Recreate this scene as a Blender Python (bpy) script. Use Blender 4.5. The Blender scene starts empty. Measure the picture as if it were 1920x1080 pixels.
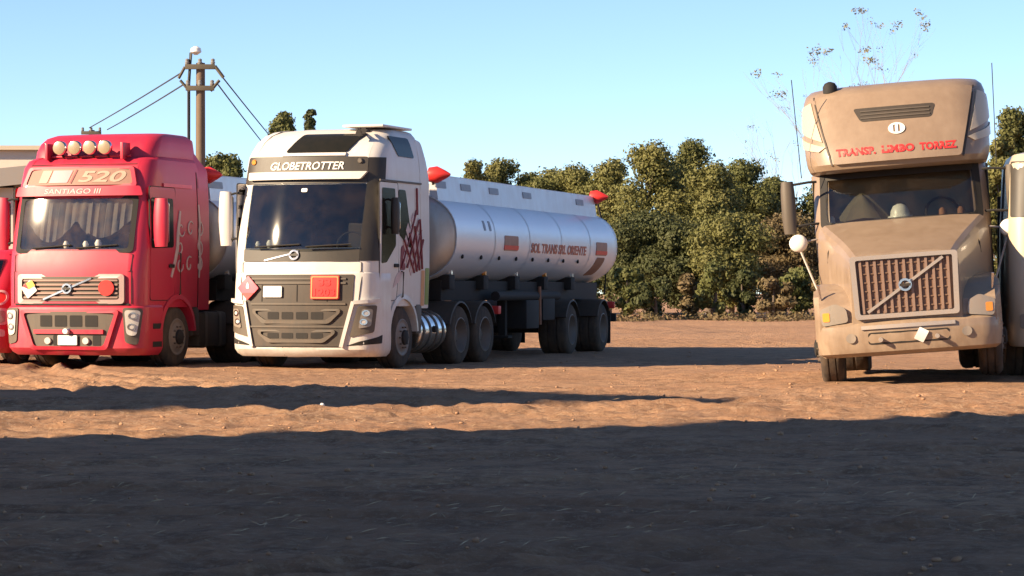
import bpy, bmesh, math, random
import numpy as np
from mathutils import Vector, Matrix

random.seed(7)
RNG = np.random.default_rng(11)
SC = bpy.context.scene
COL = SC.collection
R = math.radians

# ------------------------------------------------------------------ camera, sky, sun, exposure
CAM_H = 1.25
F_PX = 5000.0            # focal length in photograph pixels (1920 wide)
HORIZON = 548.0
cam_d = bpy.data.cameras.new('camera')
cam = bpy.data.objects.new('camera', cam_d)
COL.objects.link(cam)
cam_d.sensor_width = 36.0
cam_d.lens = 36.0 * F_PX / 1920.0
cam_d.clip_start = 0.2
cam_d.clip_end = 5000
cam.location = (0, 0, CAM_H)
cam.rotation_euler = (R(90) + math.atan((HORIZON - 540) / F_PX), 0, 0)
SC.camera = cam

SUN_AZ = 66.0            # degrees left of straight behind the camera
SUN_EL = 24.0
world = bpy.data.worlds.new('World')
SC.world = world
world.use_nodes = True
wn = world.node_tree
bg = wn.nodes['Background']
sky = wn.nodes.new('ShaderNodeTexSky')
sky.sky_type = 'NISHITA'
sky.sun_disc = False
sky.sun_elevation = R(SUN_EL)
sky.sun_rotation = R(180 + SUN_AZ)
sky.altitude = 3000
sky.air_density = 0.8
sky.dust_density = 0.0
sky.ozone_density = 2.0
wn.links.new(sky.outputs[0], bg.inputs[0])
bg.inputs[1].default_value = 0.084

sd = bpy.data.lights.new('sun', 'SUN')
sd.energy = 5.0
sd.angle = R(0.9)
sd.color = (1.0, 0.76, 0.50)
sun = bpy.data.objects.new('sun', sd)
COL.objects.link(sun)
to_sun = Vector((-math.sin(R(SUN_AZ)) * math.cos(R(SUN_EL)), -math.cos(R(SUN_AZ)) * math.cos(R(SUN_EL)), math.sin(R(SUN_EL))))
sun.rotation_euler = to_sun.to_track_quat('Z', 'Y').to_euler()
sun.location = to_sun * 60

vs = SC.view_settings
vs.view_transform = 'Standard'
vs.look = 'None'
vs.exposure = 1.33
vs.gamma = 1.0
vs.use_curve_mapping = False
SC.cycles.max_bounces = 8
SC.cycles.transparent_max_bounces = 12
SC.cycles.caustics_reflective = False
SC.cycles.caustics_refractive = False

def at(px, py, Y):
    """point at depth Y seen at photograph pixel px, py"""
    return Vector(((px - 960) / F_PX * Y, Y, CAM_H + (HORIZON - py) / F_PX * Y))

# ------------------------------------------------------------------ helpers
def link(o, parent=None):
    COL.objects.link(o)
    if parent is not None:
        o.parent = parent
    return o

def tag(o, label=None, cat=None, group=None, kind=None):
    if label: o['label'] = label
    if cat: o['category'] = cat
    if group: o['group'] = group
    if kind: o['kind'] = kind
    return o

def empty(name, loc=(0, 0, 0), rz=0.0, rx=0.0, ry=0.0):
    o = bpy.data.objects.new(name, None)
    o.empty_display_size = 0.3
    COL.objects.link(o)
    o.location = loc
    o.rotation_euler = (rx, ry, rz)
    return o

def finish(name, bm, mat, parent=None, smooth=35, recalc=True):
    if recalc:
        bmesh.ops.recalc_face_normals(bm, faces=bm.faces[:])
    me = bpy.data.meshes.new(name)
    bm.to_mesh(me)
    bm.free()
    return mesh_obj(name, me, mat, parent, smooth)

def mesh_obj(name, me, mat, parent=None, smooth=35):
    if mat is not None:
        me.materials.append(mat)
    if smooth:
        me.polygons.foreach_set('use_smooth', [True] * len(me.polygons))
        me.set_sharp_from_angle(angle=R(smooth))
    return link(bpy.data.objects.new(name, me), parent)

def copy_tree(o, parent=None, skip=()):
    c = o.copy()
    COL.objects.link(c)
    c.parent = parent
    for ch in list(o.children):
        if ch.name in skip: continue
        copy_tree(ch, c, skip)
    return c

def box_bm(bm, x0, x1, y0, y1, z0, z1, bev=0.0, M=None):
    r = bmesh.ops.create_cube(bm, size=1.0)
    v = r['verts']
    for q in v:
        q.co = Vector(((x0 + x1) / 2 + q.co.x * (x1 - x0), (y0 + y1) / 2 + q.co.y * (y1 - y0), (z0 + z1) / 2 + q.co.z * (z1 - z0)))
    if bev:
        es = list({e for q in v for e in q.link_edges})
        rr_ = bmesh.ops.bevel(bm, geom=es, offset=bev, segments=2, affect='EDGES', profile=0.6)
        v = list({q for f in rr_['faces'] for q in f.verts} | {q for q in v if q.is_valid})
    if M is not None:
        bmesh.ops.transform(bm, matrix=M, verts=v)
    return v

def box(name, x0, x1, y0, y1, z0, z1, mat, parent=None, bev=0.01, M=None):
    bm = bmesh.new()
    box_bm(bm, x0, x1, y0, y1, z0, z1, bev, M)
    return finish(name, bm, mat, parent)

def tube_bm(bm, pts, rad, n=8, caps=True):
    pts = [Vector(p) for p in pts]
    rads = rad if isinstance(rad, (list, tuple)) else [rad] * len(pts)
    rings = []
    up = Vector((0, 0, 1))
    for i, p in enumerate(pts):
        d = (pts[min(i + 1, len(pts) - 1)] - pts[max(i - 1, 0)])
        if d.length < 1e-9: d = Vector((0, 0, 1))
        d.normalize()
        a = d.cross(up)
        if a.length < 0.05: a = d.cross(Vector((0, 1, 0)))
        a.normalize()
        b = d.cross(a)
        rings.append([bm.verts.new(p + (a * math.cos(t) + b * math.sin(t)) * rads[i]) for t in [2 * math.pi * k / n for k in range(n)]])
    for i in range(len(rings) - 1):
        for k in range(n):
            bm.faces.new((rings[i][k], rings[i][(k + 1) % n], rings[i + 1][(k + 1) % n], rings[i + 1][k]))
    if caps:
        bm.faces.new(rings[0]); bm.faces.new(rings[-1][::-1])

def tube(name, pts, rad, mat, parent=None, n=8):
    bm = bmesh.new()
    tube_bm(bm, pts, rad, n)
    return finish(name, bm, mat, parent, 50)

def lathe_bm(bm, prof, axis='x', c=(0, 0, 0), n=28, caps=(True, True)):
    """prof: list of (along, radius); revolved about the axis through c"""
    c = Vector(c)
    rings = []
    for (a, r) in prof:
        ring = []
        for k in range(n):
            t = 2 * math.pi * k / n
            if axis == 'x': p = Vector((a, r * math.cos(t), r * math.sin(t)))
            elif axis == 'y': p = Vector((r * math.cos(t), a, r * math.sin(t)))
            else: p = Vector((r * math.cos(t), r * math.sin(t), a))
            ring.append(bm.verts.new(c + p))
        rings.append(ring)
    for i in range(len(rings) - 1):
        for k in range(n):
            bm.faces.new((rings[i][k], rings[i][(k + 1) % n], rings[i + 1][(k + 1) % n], rings[i + 1][k]))
    if caps[0]: bm.faces.new(rings[0])
    if caps[1]: bm.faces.new(rings[-1])

def lathe(name, prof, axis, c, mat, parent=None, n=28, smooth=40, caps=(True, True)):
    bm = bmesh.new()
    lathe_bm(bm, prof, axis, c, n, caps)
    return finish(name, bm, mat, parent, smooth)

def rr(x0, x1, z0, z1, r, n=4):
    """rounded rectangle outline"""
    return rpoly([(x0, z0), (x1, z0), (x1, z1), (x0, z1)], r, n)

def rpoly(pts, r, n=4):
    """polygon with rounded corners"""
    out = []
    m = len(pts)
    for i in range(m):
        p = Vector(pts[i]); a = Vector(pts[i - 1]) - p; b = Vector(pts[(i + 1) % m]) - p
        k = min(r, a.length * 0.45, b.length * 0.45)
        a.normalize(); b.normalize()
        p0 = p + a * k; p1 = p + b * k
        for j in range(n + 1):
            t = j / n
            q = p0 * (1 - t) ** 2 + p * 2 * t * (1 - t) + p1 * t * t
            out.append((q.x, q.y))
    return out

def panel(name, poly, fmap, mat, parent=None, thick=0.012, off=0.0, du=0.11, dv=0.18, smooth=35, sink=0.012):
    """a plate of the given outline laid on a mapped surface fmap(u, v, out)"""
    bm = bmesh.new()
    bm.faces.new([bm.verts.new((u, v, 0)) for u, v in poly])
    us = [p[0] for p in poly]; vs_ = [p[1] for p in poly]
    for (lo, hi, d, no, ax) in ((min(us), max(us), du, (1, 0, 0), 0), (min(vs_), max(vs_), dv, (0, 1, 0), 1)):
        k = int((hi - lo) / d)
        for i in range(1, k + 1):
            c = [0, 0, 0]; c[ax] = lo + (hi - lo) * i / (k + 1)
            bmesh.ops.bisect_plane(bm, geom=bm.verts[:] + bm.edges[:] + bm.faces[:], plane_co=c, plane_no=no)
    r = bmesh.ops.extrude_face_region(bm, geom=bm.faces[:])
    top = {g for g in r['geom'] if isinstance(g, bmesh.types.BMVert)}
    for v in bm.verts:
        v.co = Vector(fmap(v.co.x, v.co.y, off + thick if v in top else off - sink))
    return finish(name, bm, mat, parent, smooth)

def ring_panel(name, outer, inner, fmap, mat, parent=None, thick=0.03, off=0.0, sink=0.012):
    """frame between two outlines with the same number of points"""
    bm = bmesh.new()
    n = len(outer)
    L = []
    for o in (off - sink, off + thick):
        L.append([bm.verts.new(Vector(fmap(u, v, o))) for u, v in outer])
        L.append([bm.verts.new(Vector(fmap(u, v, o))) for u, v in inner])
    for k in range(n):
        j = (k + 1) % n
        bm.faces.new((L[2][k], L[2][j], L[3][j], L[3][k]))
        bm.faces.new((L[0][k], L[0][j], L[2][j], L[2][k]))
        bm.faces.new((L[1][k], L[1][j], L[3][j], L[3][k]))
    return finish(name, bm, mat, parent, 35)

def lettering(name, s, fmap, mat, parent, cx, cz, w, h, thick=0.006, off=0.0, shear=0.0, bold=0.0, flip=False):
    cu = bpy.data.curves.new('t', 'FONT')
    cu.body = s; cu.size = 1.0; cu.shear = shear; cu.offset = bold
    cu.align_x = 'CENTER'; cu.resolution_u = 3
    ob = bpy.data.objects.new('t', cu)
    COL.objects.link(ob)
    dg = bpy.context.evaluated_depsgraph_get()
    me = bpy.data.meshes.new_from_object(ob.evaluated_get(dg))
    bpy.data.objects.remove(ob); bpy.data.curves.remove(cu)
    bm = bmesh.new(); bm.from_mesh(me); bpy.data.meshes.remove(me)
    x0 = min(v.co.x for v in bm.verts); x1 = max(v.co.x for v in bm.verts)
    y0 = min(v.co.y for v in bm.verts); y1 = max(v.co.y for v in bm.verts)
    r = bmesh.ops.extrude_face_region(bm, geom=bm.faces[:])
    top = {g for g in r['geom'] if isinstance(g, bmesh.types.BMVert)}
    for v in bm.verts:
        u = ((v.co.x - x0) / (x1 - x0) - 0.5) * w
        if flip: u = -u
        q = ((v.co.y - y0) / (y1 - y0) - 0.5) * h
        v.co = Vector(fmap(cx + u, cz + q, off + thick if v in top else off - 0.004))
    o_ = finish(name, bm, mat, parent, 30)
    o_['kind'] = 'stuff'
    return o_

# ------------------------------------------------------------------ materials
MATS = {}
def nt(name):
    m = bpy.data.materials.new(name)
    m.use_nodes = True
    t = m.node_tree
    return m, t, t.nodes['Principled BSDF']

def node(t, typ, **kw):
    n = t.nodes.new(typ)
    for k, v in kw.items():
        if k in n.inputs: n.inputs[k].default_value = v
        else: setattr(n, k, v)
    return n

def mixc(t, fac, a, b):
    n = t.nodes.new('ShaderNodeMix'); n.data_type = 'RGBA'
    for sock, v in ((n.inputs[0], fac), (n.inputs[6], a), (n.inputs[7], b)):
        if hasattr(v, 'is_linked') or hasattr(v, 'links'): t.links.new(v, sock)
        else: sock.default_value = v if not isinstance(v, tuple) or len(v) == 4 else (*v, 1)
    return n.outputs[2]

def ramp(t, src, stops):
    n = t.nodes.new('ShaderNodeValToRGB')
    e = n.color_ramp.elements
    while len(e) < len(stops): e.new(0.5)
    for k, (p, c) in enumerate(stops):
        e[k].position = p
        e[k].color = (c, c, c, 1) if not isinstance(c, tuple) else (*c, 1)
    t.links.new(src, n.inputs[0])
    return n.outputs[0]

def noise(t, scale, detail=4, rough=0.6, vec=None):
    n = node(t, 'ShaderNodeTexNoise')
    n.inputs['Scale'].default_value = scale
    n.inputs['Detail'].default_value = detail
    n.inputs['Roughness'].default_value = rough
    if vec is None:
        tc = t.nodes.get('TC') or t.nodes.new('ShaderNodeTexCoord'); tc.name = 'TC'
        vec = tc.outputs['Object']
    t.links.new(vec, n.inputs['Vector'])
    return n.outputs['Fac']

DUST = (0.36, 0.23, 0.14)
def paint(name, col, rough=0.35, metal=0.0, dust=0.25, dustcol=DUST, coat=0.3, low=True, bump=0.0, nscale=2.5):
    """painted or coated surface with uneven dust, heavier low down"""
    m, t, p = nt(name)
    n1 = noise(t, nscale, 6, 0.65)
    mp = node(t, 'ShaderNodeMapping'); t.links.new(t.nodes['TC'].outputs['Object'], mp.inputs['Vector']); mp.inputs['Scale'].default_value = (1.0, 1.0, 0.16)
    n2 = noise(t, nscale * 4.5, 5, 0.6, mp.outputs[0])            # streaks run down by rain
    av = node(t, 'ShaderNodeMath', operation='MULTIPLY_ADD'); t.links.new(n2, av.inputs[0]); av.inputs[1].default_value = 0.45
    hf = node(t, 'ShaderNodeMath', operation='MULTIPLY'); t.links.new(n1, hf.inputs[0]); hf.inputs[1].default_value = 0.55
    t.links.new(hf.outputs[0], av.inputs[2])
    f = ramp(t, av.outputs[0], [(0.40, 0.0), (0.64, 1.0)])
    if low:
        tc = t.nodes['TC']
        sp = t.nodes.new('ShaderNodeSeparateXYZ'); t.links.new(tc.outputs['Object'], sp.inputs[0])
        mr = node(t, 'ShaderNodeMapRange'); mr.inputs[1].default_value = 0.2; mr.inputs[2].default_value = 1.7
        mr.inputs[3].default_value = 1.0; mr.inputs[4].default_value = 0.3
        t.links.new(sp.outputs[2], mr.inputs[0])
        mu = node(t, 'ShaderNodeMath', operation='MULTIPLY'); t.links.new(f, mu.inputs[0]); t.links.new(mr.outputs[0], mu.inputs[1])
        f = mu.outputs[0]
    mu2 = node(t, 'ShaderNodeMath', operation='MULTIPLY_ADD'); t.links.new(f, mu2.inputs[0])
    mu2.inputs[1].default_value = dust; mu2.inputs[2].default_value = dust * 0.25
    c = mixc(t, mu2.outputs[0], col, dustcol)
    t.links.new(c, p.inputs['Base Color'])
    rr_ = node(t, 'ShaderNodeMath', operation='MULTIPLY_ADD'); t.links.new(mu2.outputs[0], rr_.inputs[0])
    rr_.inputs[1].default_value = 0.6; rr_.inputs[2].default_value = rough; rr_.use_clamp = True
    t.links.new(rr_.outputs[0], p.inputs['Roughness'])
    p.inputs['Metallic'].default_value = metal
    p.inputs['Coat Weight'].default_value = coat
    p.inputs['Coat Roughness'].default_value = 0.07
    if bump:
        b = node(t, 'ShaderNodeBump'); b.inputs['Strength'].default_value = bump; b.inputs['Distance'].default_value = 0.02
        t.links.new(noise(t, nscale * 6, 3), b.inputs['Height']); t.links.new(b.outputs[0], p.inputs['Normal'])
    MATS[name] = m
    return m

def flat(name, col, rough=0.6, metal=0.0, var=0.15, emit=None):
    m, t, p = nt(name)
    f = noise(t, 7, 4)
    c = mixc(t, f, tuple(x * (1 - var) for x in col), tuple(min(1, x * (1 + var)) for x in col))
    t.links.new(c, p.inputs['Base Color'])
    p.inputs['Roughness'].default_value = rough
    p.inputs['Metallic'].default_value = metal
    MATS[name] = m
    return m

def glass(name, tint, refl=0.10, dusty=0.06):
    m, t, p = nt(name)
    t.nodes.remove(p)
    out = t.nodes['Material Output']
    tr = node(t, 'ShaderNodeBsdfTransparent'); tr.inputs[0].default_value = (*tint, 1)
    gl = node(t, 'ShaderNodeBsdfGlossy'); gl.inputs['Roughness'].default_value = 0.04; gl.inputs[0].default_value = (1, 1, 1, 1)
    df = node(t, 'ShaderNodeBsdfDiffuse'); df.inputs[0].default_value = (*DUST, 1)
    lw = node(t, 'ShaderNodeLayerWeight'); lw.inputs[0].default_value = 0.5
    pw = node(t, 'ShaderNodeMath', operation='POWER'); t.links.new(lw.outputs['Facing'], pw.inputs[0]); pw.inputs[1].default_value = 4.0
    mx = node(t, 'ShaderNodeMath', operation='MULTIPLY_ADD'); t.links.new(pw.outputs[0], mx.inputs[0]); mx.inputs[1].default_value = 0.85; mx.inputs[2].default_value = refl * 0.5
    m1 = node(t, 'ShaderNodeMixShader'); t.links.new(mx.outputs[0], m1.inputs[0]); t.links.new(tr.outputs[0], m1.inputs[1]); t.links.new(gl.outputs[0], m1.inputs[2])
    nz = ramp(t, noise(t, 3.0, 5), [(0.4, 0.2 * dusty), (0.75, dusty * 1.8)])
    m2 = node(t, 'ShaderNodeMixShader'); t.links.new(nz, m2.inputs[0]); t.links.new(m1.outputs[0], m2.inputs[1]); t.links.new(df.outputs[0], m2.inputs[2])
    t.links.new(m2.outputs[0], out.inputs[0])
    MATS[name] = m
    return m

WHITE = paint('white_paint', (0.66, 0.64, 0.60), 0.42, dust=0.34, coat=0.22)
RED = paint('red_paint', (0.50, 0.010, 0.045), 0.42, dust=0.24, dustcol=(0.36, 0.12, 0.09), coat=0.22)
TAN = paint('tan_paint', (0.215, 0.15, 0.10), 0.32, dust=0.7, dustcol=(0.38, 0.285, 0.20), coat=0.35)
CREAM = paint('cream_paint', (0.52, 0.44, 0.32), 0.4, dust=0.2)
BLACKP = paint('black_paint', (0.014, 0.015, 0.013), 0.5, dust=0.12, coat=0.0)
DARKPL = paint('dark_plastic', (0.032, 0.028, 0.023), 0.6, dust=0.13, coat=0.0)
GREYPL = paint('grey_plastic', (0.070, 0.062, 0.050), 0.55, dust=0.18, coat=0.0)
CHASSIS = paint('chassis_black', (0.010, 0.010, 0.010), 0.8, dust=0.03, coat=0.0)
TYRE = paint('tyre_rubber', (0.016, 0.015, 0.014), 0.85, dust=0.22, coat=0.0, bump=0.3, low=False)
RIM = paint('rim_metal', (0.17, 0.16, 0.15), 0.5, metal=0.3, dust=0.35, coat=0.0, low=False)
CHROME = paint('chrome', (0.75, 0.74, 0.72), 0.16, metal=1.0, dust=0.12, coat=0.0, low=False)
GRILLEM = paint('grille_metal', (0.42, 0.38, 0.34), 0.4, metal=0.5, dust=0.35, coat=0.0)
BROWNG = paint('brown_grille', (0.17, 0.10, 0.07), 0.5, metal=0.3, dust=0.3, coat=0.0)
LAMP = paint('lamp_lens', (0.62, 0.60, 0.55), 0.15, dust=0.25, coat=0.6)
AMBER = flat('amber_lens', (0.75, 0.28, 0.04), 0.3)
REDSIGN = flat('red_sign', (0.70, 0.035, 0.03), 0.45)
PINK = flat('pink_sign', (0.72, 0.085, 0.13), 0.45)
WSIGN = flat('white_sign', (0.78, 0.75, 0.70), 0.5)
REDTXT = flat('red_lettering', (0.52, 0.03, 0.03), 0.5)
DARKTXT = flat('dark_lettering', (0.10, 0.02, 0.02), 0.5)
GREYTXT = flat('grey_lettering', (0.22, 0.24, 0.28), 0.5)
DKRED = flat('dark_red_strap', (0.20, 0.03, 0.035), 0.6)
PALEW = flat('pale_strap', (0.55, 0.42, 0.40), 0.6)
ORANGE = flat('orange_tape', (0.60, 0.27, 0.10), 0.5)
GREEN = flat('green_tape', (0.20, 0.26, 0.04), 0.5)
INTER = flat('cab_interior_grey', (0.03, 0.029, 0.028), 0.8)
DASH = flat('dashboard_grey', (0.05, 0.047, 0.042), 0.7)
SEAT = flat('seat_fabric', (0.045, 0.038, 0.032), 0.9)
CURTAIN = flat('curtain_fabric', (0.095, 0.088, 0.082), 0.9)
CLOTH = flat('beige_cloth', (0.15, 0.125, 0.085), 0.9)
HELMET = flat('white_helmet', (0.80, 0.78, 0.72), 0.35, var=0.03)
GLASS_D = glass('windscreen_dark', (0.72, 0.74, 0.72), 0.1, 0.018)
GLASS_C = glass('windscreen_clear', (0.90, 0.90, 0.88), 0.1, 0.06)
SIDEG = paint('side_glass', (0.010, 0.012, 0.011), 0.12, dust=0.05, coat=0.0)
SIDEG.node_tree.nodes['Principled BSDF'].inputs['Specular IOR Level'].default_value = 0.12
LAMPD = paint('lamp_lens_dark', (0.24, 0.22, 0.19), 0.2, dust=0.35, coat=0.3)
LAMPW = paint('spot_lens', (0.32, 0.255, 0.16), 0.2, dust=0.35, coat=0.2)
ALU = paint('tank_aluminium', (0.76, 0.79, 0.82), 0.38, metal=0.35, dust=0.035, coat=0.0, low=False, nscale=0.5)
ALU2 = paint('tank_end_aluminium', (0.50, 0.50, 0.47), 0.42, metal=0.85, dust=0.25, coat=0.0, low=False)
ALUR = paint('rail_aluminium', (0.60, 0.62, 0.64), 0.42, metal=0.6, dust=0.12, coat=0.0, low=False)
RUSSET = flat('russet_brown', (0.30, 0.13, 0.07), 0.7, var=0.4)
CONCRETE = flat('concrete_pole', (0.15, 0.105, 0.07), 0.85)
TIMBER = flat('weathered_timber', (0.10, 0.085, 0.06), 0.85)
WIRE = flat('black_cable', (0.03, 0.03, 0.03), 0.6)
CERAM = flat('grey_porcelain', (0.22, 0.22, 0.21), 0.3)
# ------------------------------------------------------------------ ground
def vnoise(x, y, s, seed=0):
    x = x / s; y = y / s
    xi = np.floor(x).astype(np.int64); yi = np.floor(y).astype(np.int64)
    xf = x - xi; yf = y - yi
    u = xf * xf * (3 - 2 * xf); v = yf * yf * (3 - 2 * yf)
    def h(a, b):
        n = (a * 374761393 + b * 668265263 + seed * 974634777) & 0xFFFFFFFF
        n = ((n ^ (n >> 13)) * 1274126177) & 0xFFFFFFFF
        return ((n ^ (n >> 16)) & 0xFFFF) / 65535.0 - 0.5
    return (h(xi, yi) * (1 - u) + h(xi + 1, yi) * u) * (1 - v) + (h(xi, yi + 1) * (1 - u) + h(xi + 1, yi + 1) * u) * v

RUTS = [(-3.0, 26.2, 0.30), (-3.0, 28.0, 0.28), (0, 33.0, -0.10), (0, 34.8, -0.10), (2.0, 27.6, 0.42), (2.0, 29.4, 0.42),
        (0, 37.6, 0.05), (0, 39.4, 0.05), (6, 62, 0.12), (6, 64, 0.12), (0, 18, 0.2), (0, 19.9, 0.2), (0, 14.2, -0.25), (0, 16.0, -0.25), (0, 22.5, -0.12), (0, 24.3, -0.12), (1, 13.0, 0.5), (-2, 30.2, 0.15), (-2, 31.9, 0.15)]
def ground_h(x, y):
    h = 0.05 * vnoise(x, y, 9.0, 1) + 0.025 * vnoise(x, y, 2.3, 2) + 0.028 * vnoise(x, y, 0.75, 3) + 0.030 * vnoise(x, y, 0.31, 4) + 0.032 * vnoise(x, y, 0.13, 5)
    rough = np.clip(vnoise(x, y, 4.0, 9) * 2 + 0.6, 0.25, 1.2)
    h = h * rough
    for (x0, y0, sl) in RUTS:
        c = y0 + sl * (x - x0) + 0.5 * np.sin(x * 0.35 + y0)
        d = (y - c)
        h = h - 0.035 * np.exp(-(d / 0.17) ** 2) + 0.020 * np.exp(-((np.abs(d) - 0.32) / 0.10) ** 2)
        h = h + 0.012 * np.exp(-(d / 0.15) ** 2) * np.sin(x * 30 + np.abs(d) * 30)
    for (cx_, cy_, r_) in ((9.0, 46.0, 17.0), (9.0, 46.0, 18.9), (-6.0, 15.0, 13.4), (-6.0, 15.0, 15.2), (3.0, 16.5, 11.2), (3.0, 16.5, 13.0), (14, 48, 21.5), (14, 48, 23.4)):
        d = np.hypot(x - cx_, y - cy_) - r_ + 0.12 * np.sin(x * 0.9 + cy_)
        g_ = np.exp(-(d / 0.19) ** 4)
        h = h - 0.050 * g_ + 0.034 * np.exp(-((np.abs(d) - 0.30) / 0.09) ** 2) + 0.012 * g_ * np.sin(np.arctan2(y - cy_, x - cx_) * r_ * 26 + np.abs(d) * 24)
    h = h + 0.09 * np.exp(-(((x - 6.5) / 3.2) ** 2 + ((y - 38.5) / 3.2) ** 2))
    far = np.clip((y - 90) / 80, 0, 1)
    return h * (1 - 0.5 * far)

rows = [6.0]
while rows[-1] < 420:
    y = rows[-1]
    rows.append(y + (0.0026 * y + 0.02 if y < 75 else 0.02 * y))
ys_ = np.array(rows)
cols = 380
tt = np.linspace(-1, 1, cols)
tt = np.sign(tt) * (0.62 * np.abs(tt) + 0.38 * np.abs(tt) ** 5)
GX = np.empty((len(ys_), cols)); GY = np.empty_like(GX)
for i, y in enumerate(ys_):
    GX[i] = tt * (0.335 * y + 2.0) / 0.9
    GY[i] = y
GZ = ground_h(GX, GY)
V = np.stack([GX, GY, GZ], -1).reshape(-1, 3)
nr = len(ys_)
idx = np.arange(nr * cols).reshape(nr, cols)
Fq = np.stack([idx[:-1, :-1], idx[:-1, 1:], idx[1:, 1:], idx[1:, :-1]], -1).reshape(-1, 4)
gm = bpy.data.meshes.new('ground')
gm.vertices.add(len(V)); gm.vertices.foreach_set('co', V.ravel())
gm.loops.add(Fq.size); gm.loops.foreach_set('vertex_index', Fq.ravel())
gm.polygons.add(len(Fq)); gm.polygons.foreach_set('loop_start', np.arange(0, Fq.size, 4)); gm.polygons.foreach_set('loop_total', np.full(len(Fq), 4))
gm.update(); gm.validate()

def dirt_mat():
    m, t, p = nt('dirt')
    n1 = noise(t, 0.35, 5, 0.6); n2 = noise(t, 2.2, 6, 0.7); n3 = noise(t, 14, 5, 0.75)
    c = mixc(t, ramp(t, n1, [(0.35, 0), (0.65, 1)]), (0.46, 0.250, 0.138), (0.51, 0.305, 0.178))
    c = mixc(t, ramp(t, n2, [(0.44, 0), (0.60, 0.85)]), c, (0.22, 0.13, 0.08))
    c = mixc(t, ramp(t, n3, [(0.50, 0), (0.66, 0.75)]), c, (0.60, 0.42, 0.28))
    n4 = noise(t, 0.12, 4, 0.55)
    c = mixc(t, ramp(t, n4, [(0.42, 0), (0.60, 0.55)]), c, (0.33, 0.195, 0.12))
    n5 = noise(t, 45, 3, 0.7)
    c = mixc(t, ramp(t, n5, [(0.62, 0), (0.72, 0.8)]), c, (0.50, 0.40, 0.31))
    t.links.new(c, p.inputs['Base Color'])
    p.inputs['Roughness'].default_value = 0.95
    p.inputs['Specular IOR Level'].default_value = 0.15
    b = node(t, 'ShaderNodeBump'); b.inputs['Strength'].default_value = 1.0; b.inputs['Distance'].default_value = 0.06
    t.links.new(noise(t, 11, 8, 0.80), b.inputs['Height'])
    t.links.new(b.outputs[0], p.inputs['Normal'])
    return m
DIRT = dirt_mat()
go = mesh_obj('ground', gm, DIRT, None, 0)
gm.polygons.foreach_set('use_smooth', [True] * len(gm.polygons))
tag(go, kind='structure')
bm = bmesh.new()
bm.faces.new([bm.verts.new(v) for v in ((-2500, -2500, -0.22), (2500, -2500, -0.22), (2500, 2500, -0.22), (-2500, 2500, -0.22))])
tag(finish('terrain', bm, DIRT, None, 0), kind='structure')

def gz(x, y):
    return float(ground_h(np.array([float(x)]), np.array([float(y)]))[0])

# pebbles and clods lying on the dirt
def blob_stones(name, n, region, mat, smin, smax, seed):
    g = np.random.default_rng(seed)
    ph = (1 + 5 ** 0.5) / 2
    ico = np.array([(-1, ph, 0), (1, ph, 0), (-1, -ph, 0), (1, -ph, 0), (0, -1, ph), (0, 1, ph), (0, -1, -ph), (0, 1, -ph), (ph, 0, -1), (ph, 0, 1), (-ph, 0, -1), (-ph, 0, 1)]) / (2 * 1.902)
    fc = np.array([(0, 11, 5), (0, 5, 1), (0, 1, 7), (0, 7, 10), (0, 10, 11), (1, 5, 9), (5, 11, 4), (11, 10, 2), (10, 7, 6), (7, 1, 8), (3, 9, 4), (3, 4, 2), (3, 2, 6), (3, 6, 8), (3, 8, 9), (4, 9, 5), (2, 4, 11), (6, 2, 10), (8, 6, 7), (9, 8, 1)])
    y = g.uniform(region[0], region[1], n); x = g.uniform(-0.22, 0.22, n) * y
    z = ground_h(x, y)
    s_ = g.uniform(smin, smax, n) * g.choice((0.6, 0.8, 1.0, 1.3), n)
    a_ = g.uniform(0, 6.28, n)
    P = ico[None] * g.uniform(0.7, 1.25, (n, 12, 1)) * np.stack([s_, s_ * g.uniform(0.6, 1, n), s_ * g.uniform(0.4, 0.8, n)], -1)[:, None, :]
    X = P[..., 0] * np.cos(a_)[:, None] - P[..., 1] * np.sin(a_)[:, None]; Y = P[..., 0] * np.sin(a_)[:, None] + P[..., 1] * np.cos(a_)[:, None]
    V_ = np.stack([X + x[:, None], Y + y[:, None], P[..., 2] + (z + s_ * 0.15)[:, None]], -1).reshape(-1, 3)
    F_ = (fc[None] + 12 * np.arange(n)[:, None, None]).reshape(-1, 3)
    me = bpy.data.meshes.new(name)
    me.vertices.add(len(V_)); me.vertices.foreach_set('co', V_.ravel())
    me.loops.add(F_.size); me.loops.foreach_set('vertex_index', F_.ravel())
    me.polygons.add(len(F_)); me.polygons.foreach_set('loop_start', np.arange(0, F_.size, 3)); me.polygons.foreach_set('loop_total', np.full(len(F_), 3))
    me.update()
    return mesh_obj(name, me, mat, None, 0)
CLOD = flat('clod_earth', (0.36, 0.21, 0.12), 0.95, var=0.35)
tag(blob_stones('dirt_clods', 1600, (11, 60), CLOD, 0.010, 0.050, 3), 'small clods and pebbles strewn over the yard', 'clods', kind='stuff')
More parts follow.
